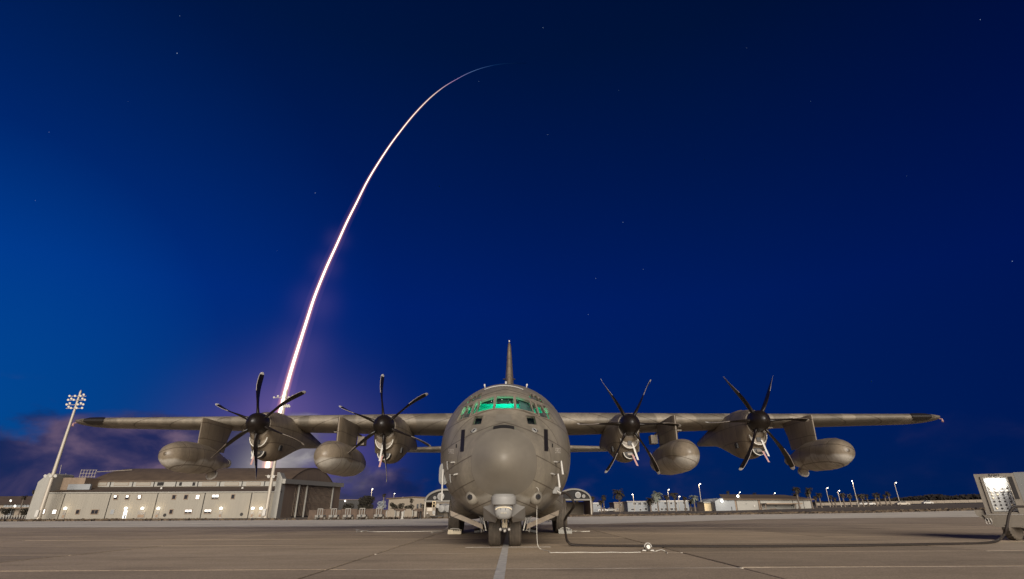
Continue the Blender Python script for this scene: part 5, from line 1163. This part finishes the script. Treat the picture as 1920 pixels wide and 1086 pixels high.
d = MB(); d.prism([(xa + 3, Y - .8, zt_ + .02), (xb + .8, Y - .8, zt_ - .2), (xb - 4, Y + 12, zt_ + 1.4), (xa + 6, Y + 12, on(1370, 929.5, Y).z + .3)], (0, .2, .45)); part('roof', d, M['brown_roof'], wh)
ca, cb = on(1427, 947, Y).x, on(1493, 947, Y).x; zc_ = on(1450, 945.8, Y).z
d = MB(); d.box(ca, cb, Y - 5, Y - .02, zc_, zc_ + .35); part('loading_canopy', d, M['hangbrown'], wh)
for px in (1428, 1436, 1492):
    x = on(px, 950, Y - 5).x; d = MB(); d.tube([(x, Y - 4.8, gz(x, Y) - .2), (x, Y - 4.8, zc_)], .14, 6); part('canopy_post', d, M['hangbrown'], wh, 40)
for px, py, wpx, hpx, m_ in ((1455, 949, 3.5, 1.6, 'black'), (1430, 949, 1.5, 1.5, 'black'), (1485, 948, 2, 2, 'black'), (1414, 949, 2.2, 3.4, 'steel'), (1399, 945, .8, 1.4, 'black'), (1365, 939, 1.6, 1, 'black'), (1450, 955.5, 12, 3, 'hangbrown'), (1372, 954, 1, 7, 'black')):
    p = on(px, py, Y); w2 = wpx / 2 / CF * Y * .9; h2 = hpx / 2 / CF * Y * .9; d = MB(); d.box(p.x - w2, p.x + w2, Y - .15, Y - .01, p.z - h2, p.z + h2); part('wall_fitting', d, M[m_], wh)
p = on(1353.5, 939.5, Y - 1.2); d = MB(); d.lathe(p, (0, -1, -.2), [(-.3, .15), (0, .4), (.15, .3), (.2, .1)], 14); part('floodlight', d, M['streetglow'], wh, 40); lamp('wall_flood', p + Vector((0, -1.6, 0)), 150, (1, .9, .72), .4, wh)
p = on(1383.5, 930.3, Y + 4); d = MB(); d.lathe(p, (0, -1, -.2), [(-.2, .1), (0, .4), (.2, .2)], 12); part('floodlight', d, M['streetglow'], wh, 40)
# palms on the right: pixel x, top, base, distance, crown width
for i, (px, t_, b_, Y, cw_, pale, lab) in enumerate((
    (1163, 916, 961, 225, 25, False, 'tall feathery palm standing alone left of the street lamp'), (1133, 927, 961, 240, 13, False, 'bushy palm between the white house and the tan block'), (1128, 937, 961, 235, 13, False, 'short dark palm beside the white house'), (1111, 929, 961, 232, 12, False, 'dark palm in front of the white two-storey house'), (1083, 930, 962, 225, 12, False, 'dark palm partly behind the arched shelter'),
    (1221, 932, 960, 220, 19, False, 'broad low dark palm left of the big pale palm'), (1235, 919, 960, 222, 26, True, 'big palm with pale lamp-lit fronds before the barracks'), (1252, 927, 960, 236, 13, False, 'slim dark palm under the round glowing street lamp'), (1268, 921, 959, 225, 17, False, 'tall dark palm right of the round glowing lamp'), (1286, 930, 959, 235, 11, False, 'small dark palm at the right end of the barracks'), (1304, 927, 959, 222, 20, True, 'pale feathery palm left of the tallest street lamp'), (1296, 935, 959, 226, 12, False, 'low dark palm beneath the pale feathery palm'),
    (1371, 920, 958, 280, 8, False, 'small palm peeking over the left end of the warehouse'), (1420, 923, 958, 280, 10, False, 'round palm peeking over the middle of the warehouse roof'), (1500, 912, 954, 212, 16, False, 'round-headed palm at the right end of the warehouse, leftmost of the pair'), (1497, 921, 954, 260, 18, False, 'low bushy palm behind the warehouse roof at its right end'), (1524, 913, 953, 212, 15, False, 'round-headed palm just past the warehouse corner'), (1519, 923, 953, 250, 11, False, 'low palm crown tucked behind the warehouse corner'),
    (1541, 923, 953, 225, 13, False, 'dark palm left of the dim street lamp'), (1532, 929, 953, 245, 10, False, 'small dark palm right of the warehouse corner'), (1562, 927, 952, 240, 10, False, 'dark palm between the dim and the slim street lamps'), (1568, 931, 952, 255, 9, False, 'small palm behind the slim street lamp'), (1585, 923, 952, 228, 13, False, 'dark palm right of the slim bright street lamp'), (1597, 925, 951, 232, 12, False, 'dark palm left of the brightest street lamp'),
    (1612, 926, 951, 245, 11, False, 'dark palm behind the pole of the brightest street lamp'), (1620, 925, 950, 232, 13, False, 'dark palm right of the brightest street lamp'), (1630, 926, 950, 240, 9, False, 'last slim palm of the group right of the brightest lamp'), (1645, 923, 949, 236, 12, False, 'dark palm, leftmost of the far group before the lone lamp'), (1652, 925, 949, 240, 10, False, 'dark palm, second of the far group before the lone lamp'), (1663, 926, 948, 246, 9, False, 'slim dark palm in the middle of the far group'), (1671, 921, 948, 236, 11, False, 'dark palm nearest the lone far street lamp'))):
    palm(px, t_, b_, Y, cw_, lab, pale, 40 + i, (-.02, .03, .0, .05)[i % 4])
# far dark woods and the long wall at the right
wd_ = MB(); rng = random.Random(21)
ridge = [(1500, 944), (1600, 941), (1660, 937), (1690, 935), (1715, 933), (1735, 930), (1760, 928), (1780, 932), (1800, 930), (1830, 928), (1880, 929), (1990, 927)]
for k in range(5200):
    px = rng.uniform(1480, 2000); top = lerp_tab(px, ridge) + rng.uniform(-.8, .8); py = top + (947 - top) * rng.random() ** 1.3; Y = 420 + rng.uniform(0, 60); c = on(px, py, Y); s_ = rng.uniform(.6, 1.7)
    x = Vector((rng.gauss(0, 1), rng.gauss(0, 1), rng.gauss(0, 1))).normalized(); y = x.orthogonal().normalized(); wd_.add([c - x * s_, c + y * s_, c + x * s_, c - y * s_], [(0, 1, 2, 3)])
d = MB(); cols = 40; top_ = [on(1480 + 520 * k / cols, lerp_tab(1480 + 520 * k / cols, ridge) + 1.2, 490) for k in range(cols + 1)]
wd_.add(top_ + [Vector((v.x, v.y, -3)) for v in top_], [(k, k + 1, cols + 2 + k, cols + 1 + k) for k in range(cols)])
fw = link('woods', wd_.mesh('woods', M['farwood'], fix=False)); fw['kind'] = 'stuff'; tag(fw, 'far dark band of trees along the horizon at the right', 'woods')
lwall = thing('boundary_wall', tuple(on(1750, 945, 330)), 'long low pale boundary wall in front of the dark woods', 'wall')
for k in range(24):
    p0 = on(1530 + 15 * k, 943.5 - .020 * 15 * k, 330); p1 = on(1545 + 15 * k, 943.5 - .020 * 15 * (k + 1), 330); d = MB(); d.box(p0.x + .05, p1.x - .05, 330, 330.4, p0.z - 1.2, p0.z + .15); part('wall_panel', d, M['tanwall'], lwall)
for px, py, Y, m_, lab in ((1619, 949, 260, 'white', 'white car parked right of the brightest street lamp, leftmost'), (1631, 948.5, 262, 'white', 'white car parked beside the far palm group'), (1693, 949, 215, 'galv', 'pale pickup at the foot of the lone street lamp'), (1130, 959.5, 262, 'white', 'white car parked between the white house and the tan block'), (1145, 959.5, 265, 'hangpale', 'pale van parked beside the tan block'), (1740, 946.3, 280, 'white', 'small white car in front of the boundary wall at far right')):
    p = on(px, py, Y); g = gz(p.x, Y) - .04; B = Vector((p.x, Y, g)); car = thing('parked_car', tuple(B), lab, 'car', 'parked cars on the far road')
    L_ = 2.2; body = [(-L_, .35), (-L_, .85), (-1.3, .98), (-.8, 1.45), (.7, 1.45), (1.3, .98), (L_, .85), (L_, .35)]
    d = MB(); d.prism([B + Vector((x, -.85, z)) for x, z in body], (0, 1.7, 0)); part('body', d, M[m_], car)
    d = MB(); d.prism([B + Vector((x, -.87, z)) for x, z in ((-1.15, 1.0), (-.75, 1.38), (.65, 1.38), (1.1, 1.0))], (0, .015, 0)); part('window', d, M['winglass'], car)
    for x in (-1.35, 1.35):
        d = MB(); d.lathe(B + Vector((x, -.86, .33)), (0, 1, 0), [(-.02, .12), (-.02, .33), (.2, .33)], 14); part('wheel', d, M['rubber'], car, 40)

# ================================================================== ground power unit at the right edge
GB = Vector((15.0, 19.5, 0)); gp = thing('ground_power_unit', tuple(GB), 'grey wheeled ground power unit with brightly lit control panel at the right edge', 'power unit')
M['gpu'] = mat('gpu paint', (0.19, 0.165, 0.132), 0.5, var=0.1, vscale=4); M['gpulight'] = mat('gpu side paint', (0.165, 0.165, 0.158), 0.5, var=0.05, vscale=3)
Gp = lambda n, mb, m, sm=None, under=None, label=None: part(n, mb, M[m] if isinstance(m, str) else m, gp, sm, under, label)
gx0 = 14.92
# cabinet shell around the recessed control bay
bx0, bx1, bz0, bz1 = 15.12, 15.72, .78, 1.78
d = MB()
d.box(gx0, bx0, 19.5, 21.2, .72, 1.88); d.box(bx1, 15.92, 19.5, 21.2, .72, 1.88); d.box(bx0 + .001, bx1 - .001, 19.5, 21.2, bz1, 1.88); d.box(bx0 + .001, bx1 - .001, 19.5, 21.2, .72, bz0); d.box(bx0 + .002, bx1 - .002, 19.80, 21.2, bz0, bz1); Gp('cabinet', d, 'gpu')
d = MB(); d.box(15.925, 19.2, 19.52, 21.2, .70, 1.90); Gp('side_housing', d, 'gpulight')
d = MB(); d.box(15.76, 15.86, 19.47, 19.498, 1.15, 1.78); Gp('cooling_slot', d, 'black')
M['bay'] = mat('bay steel', (0.5, 0.5, 0.48), 0.35, 0.4)
d = MB(); d.box(bx0 + .01, bx1 - .01, 19.77, 19.795, bz0 + .02, bz1 - .02); cp = Gp('control_panel', d, 'bay')
d = MB(); d.box(bx0 + .05, bx1 - .05, 19.52, 19.58, bz1 - .13, bz1 - .06); Gp('bay_lamp', d, emis('bay tube', (1, .98, .94), 9), under=cp)
lamp('bay_light', (15.42, 19.60, bz1 - .18), 9, (1, .97, .92), .05, gp)
rng = random.Random(2)
for r_ in range(7):
    for c_ in range(4):
        x = bx0 + .10 + c_ * .135; z = bz1 - .30 - r_ * .10
        d = MB(); big_ = r_ < 2; d.lathe((x, 19.768, z), (0, -1, 0), [(0, .045 if big_ else .026), (.02, .045 if big_ else .024), (.03, .03 if big_ else .012)], 12); Gp('gauge' if big_ else 'knob', d, ('white' if big_ else ('black' if rng.random() < .75 else 'cream')), 40, under=cp)
for x0, x1 in ((bx0 - .06, bx0), (bx1, bx1 + .03)):
    d = MB(); d.box(x0, x1 - .002, 19.46, 19.497, bz0 - .02, bz1 + .02); Gp('bay_frame', d, 'gpu')
d = MB(); d.prism([(gx0 - .12, 19.55, .70), (16.0, 19.40, .70), (16.0, 19.40, .36), (gx0 + .10, 19.55, .36)], (0, .35, 0)); Gp('front_skirt', d, 'gpu')
d = MB(); d.box(16.005, 19.2, 19.42, 21.0, .38, .69); Gp('side_skirt', d, 'gpu')
d = MB(); d.prism([(gx0 - .30, 19.6, .84), (gx0 - .02, 19.6, .84), (gx0 - .02, 19.6, .52), (gx0 - .14, 19.6, .58), (gx0 - .28, 19.6, .70)], (0, .5, 0)); Gp('fender', d, 'gpu')
for k in range(2):
    d = MB(); c = Vector((gx0 - .05 + .07 * k, 19.5, .52)); d.tube([c + Vector((.04 * math.cos(q), 0, .09 * math.sin(q))) for q in [2 * pi * i / 12 for i in range(13)]], .012, 6); Gp('tow_shackle', d, 'steel', 40)
d = MB(); c = Vector((16.15, 19.38, .56)); d.tube([c + Vector((.06 * math.cos(q) + .05 * math.sin(q) * -.5, 0, .11 * math.sin(q))) for q in [2 * pi * i / 14 for i in range(15)]], .018, 6); Gp('lifting_ring', d, 'sensor', 40)
wc = Vector((15.42, 19.72, .285)); wax = Vector((.85, -.6, 0)).normalized()
d = MB(); d.lathe(wc, wax, [(-.13, .15), (-.14, .24), (-.12, .27), (.10, .275), (.12, .24), (.11, .16)], 36); wt = Gp('tyre', d, 'rubber', 35)
for k in range(22):
    q = 2 * pi * k / 22; u_ = wax.orthogonal().normalized(); v_ = wax.cross(u_); rd_ = u_ * math.cos(q) + v_ * math.sin(q); tg = wax.cross(rd_)
    d = MB(); rot = Matrix((tg, wax, rd_)).transposed(); d.cbox(wc + rd_ * .275 - wax * .01, (.035, .22, .03), rot=rot @ Matrix.Rotation(.3, 3, 'Z')); Gp('tread_lug', d, 'rubber', under=wt)
d = MB(); d.lathe(wc, wax, [(.02, .16), (.09, .155), (.06, .10), (.08, .05), (.10, .02)], 24); Gp('wheel_rim', d, 'gpulight', 40)
d = MB(); d.tube([(15.4, 19.9, .29), (17.4, 20.6, .29)], .04, 8); Gp('axle', d, 'black', 40)
for k in range(5):
    d = MB(); d.tube([(15.70 + .05 * k, 19.45, .40), (15.74 + .05 * k, 19.40, .28)], .012, 5); Gp('hanging_strap', d, 'sensor', 40)
gp.rotation_euler = (0, 0, R(-38))
vv, ff = text_mesh('RGJO'); mx = max(v.x for v in vv); ty = max(v.y for v in vv)
mb = MB(); mb.add([(15.29 + v.x / mx * .28, 19.492, 1.795 + v.y / ty * .075) for v in vv], ff); part('lettering', mb, M['black'], gp, label='black lettering RGJO', fix=False)

# ================================================================== cables, lines and chocks
def smooth_path(pts, per=8):
    out = []
    for k in range((len(pts) - 1) * per + 1): out.append(cat([tuple(p) for p in pts], k / per))
    return out
h, n_ = surf(1040, 918)
gq = lambda px, py, z=.03: gnd(px, py, z)
d = MB(); d.cbox(h + n_ * .03, (.22, .10, .17), rot=Matrix.Rotation(R(25), 3, 'Z')); pg = apart('power_receptacle', d, M['sensor']); d = MB(); d.lathe(h + n_ * .08, n_, [(0, .05), (.12, .05), (.14, .03)], 12); apart('plug', d, M['steel'], 40, under=pg)
c1p = h + n_ * .20
cab = [c1p, c1p + Vector((.16, -.10, .0)), c1p + Vector((.34, -.1, -.28)), on(1059, 975, 18.2), on(1061, 1003, 17.7), gnd(1066, 1017, .10), gnd(1085, 1022.5, .03), gnd(1200, 1024, .03), gnd(1400, 1024.5, .03), gnd(1600, 1023, .03), gnd(1750, 1020.5, .03), gnd(1850, 1018, .03), on(1878, 1008, 18.5), on(1887, 990, 18.45), on(1892, 965, 18.45), on(1900, 952, 18.4), on(1915, 950, 18.4), on(1935, 951, 18.45)]
d = MB(); d.tube(smooth_path(cab, 8), .034, 8); solo('power_cable', d, M['hose'], tuple(gnd(1400, 1024.5)), 'thick dark power cable running from the aircraft along the ground to the power unit', 'cable', smooth=50)
h2, n2 = surf(1004.5, 913)
wir = [h2 + n2 * .02, h2 + n2 * .06 + Vector((.03, 0, -.06)), on(1007, 945, 16.25), on(1006.5, 985, 16.2), on(1007, 1010, 16.1), on(1009, 1024, 16.0), gnd(1015, 1030, .012), gnd(1030, 1033.5, .012)]
wir2 = [gnd(1030, 1033, .012), gnd(1031, 1036, .012)] + [gnd(1045 + 12 * k, 1036 + (.35 * math.sin(k * 1.3)) - .02 * k, .008) for k in range(14)]
d = MB(); d.tube(smooth_path(wir, 8), .007, 6); d.tube(smooth_path(wir2, 8), .007, 6); solo('grounding_wire', d, M['rope'], tuple(gnd(1030, 1034)), 'thin white grounding wire hanging from the nose and lying across the concrete', 'wire', smooth=50)
rc = gnd(1215, 1033.5); rl = thing('wire_reel', tuple(rc), 'small pale round reel lying on the concrete at the end of the white wire', 'reel')
d = MB(); d.lathe(rc + Vector((0, .05, .06)), (0, -1, .25), [(0, .078), (.02, .085), (.04, .068), (.08, .068), (.10, .085), (.12, .078)], 28); part('drum', d, M['rubber'], rl, 35)
d = MB(); d.lathe(rc + Vector((0, -.075, .09)), (0, -1, .25), [(0, .05), (.02, .045)], 18); part('hub', d, M['steel'], rl, 35)
d = MB(); d.tube([rc + Vector((.088 * math.cos(q), -.05, .085 + .09 * math.sin(q))) for q in [pi * k / 10 for k in range(11)]], .009, 6); part('handle', d, M['white'], rl, 40)
d = MB(); d.box(rc.x - .14, rc.x + .14, rc.y - .04, rc.y + .06, .006, .03); part('foot', d, M['steel'], rl)
d = MB(); d.tube(smooth_path([gnd(1224, 1035, .012), gnd(1232, 1033, .04), gnd(1240, 1031, .05), gnd(1248, 1034, .012), gnd(1251, 1037, .012)], 6), .008, 6); solo('wire_tail', d, M['rope'], tuple(gnd(1240, 1034)), 'short white wire end with clamp curling right of the reel', 'wire', smooth=50)
for px, lab in ((852.5, 'cream wooden wheel chock in front of the main wheel left of the nose gear'), (1059.5, 'pale wooden wheel chock in front of the main wheel right of the nose gear')):
    b = gnd(px, 1000); b.y = 26.42; b.x = on(px, 998, 26.4).x; o = thing('wheel_chock', tuple(b), lab, 'wheel chock', 'wheel chocks at the main wheels')
    d = MB(); d.prism([(b.x - .28, b.y - .14, .006), (b.x - .28, b.y + .16, .006), (b.x - .28, b.y + .10, .17), (b.x - .28, b.y - .08, .17)], (.56, 0, 0)); part('block', d, M['cream'] if px < 900 else M['hangpale'], o)
    for k in range(5):
        d = MB(); x = b.x - .06 + .07 * k; d.box(x, x + .035, b.y - .125, b.y - .095, .12, .17); part('stencil_mark', d, M['black'], o)
    d = MB(); d.tube([(b.x - .2, b.y - .02, .19), (b.x - .1, b.y - .02, .215), (b.x + .1, b.y - .02, .215), (b.x + .2, b.y - .02, .19)], .014, 6); part('rope_handle', d, M['rope'], o, 40)
d = MB(); d.tube(smooth_path([gnd(838, 995.5, .02), gnd(828, 997, .014), gnd(812, 999, .014), gnd(808, 999, .014)], 6), .011, 6)
solo('chock_rope', d, M['rope'], tuple(gnd(820, 998)), 'short white rope end trailing from the cream chock', 'rope', smooth=50)
d = MB(); d.tube(smooth_path([on(843, 970, 26.2), gnd(842, 984, .25), gnd(836, 992, .05), gnd(825, 995.5, .014), gnd(780, 996.5, .014), gnd(735, 996.8, .014), gnd(700, 997, .014), gnd(680, 995, .014), gnd(667, 993, .014), gnd(676, 997, .014), gnd(692, 995, .014), gnd(668, 997.5, .014)], 6), .011, 6)
solo('tie_rope', d, M['rope'], tuple(gnd(735, 996.8)), 'long white rope stretched over the concrete left of the main wheel with a tangled end', 'rope', smooth=50)
d = MB(); d.tube(smooth_path([gnd(1071, 996.5, .02), gnd(1080, 996, .014), gnd(1092, 996.6, .014), gnd(1106, 996.3, .014)], 6), .014, 6)
solo('chock_rope', d, M['rope'], tuple(gnd(1090, 996.4)), 'short white rope lying right of the pale chock', 'rope', smooth=50)
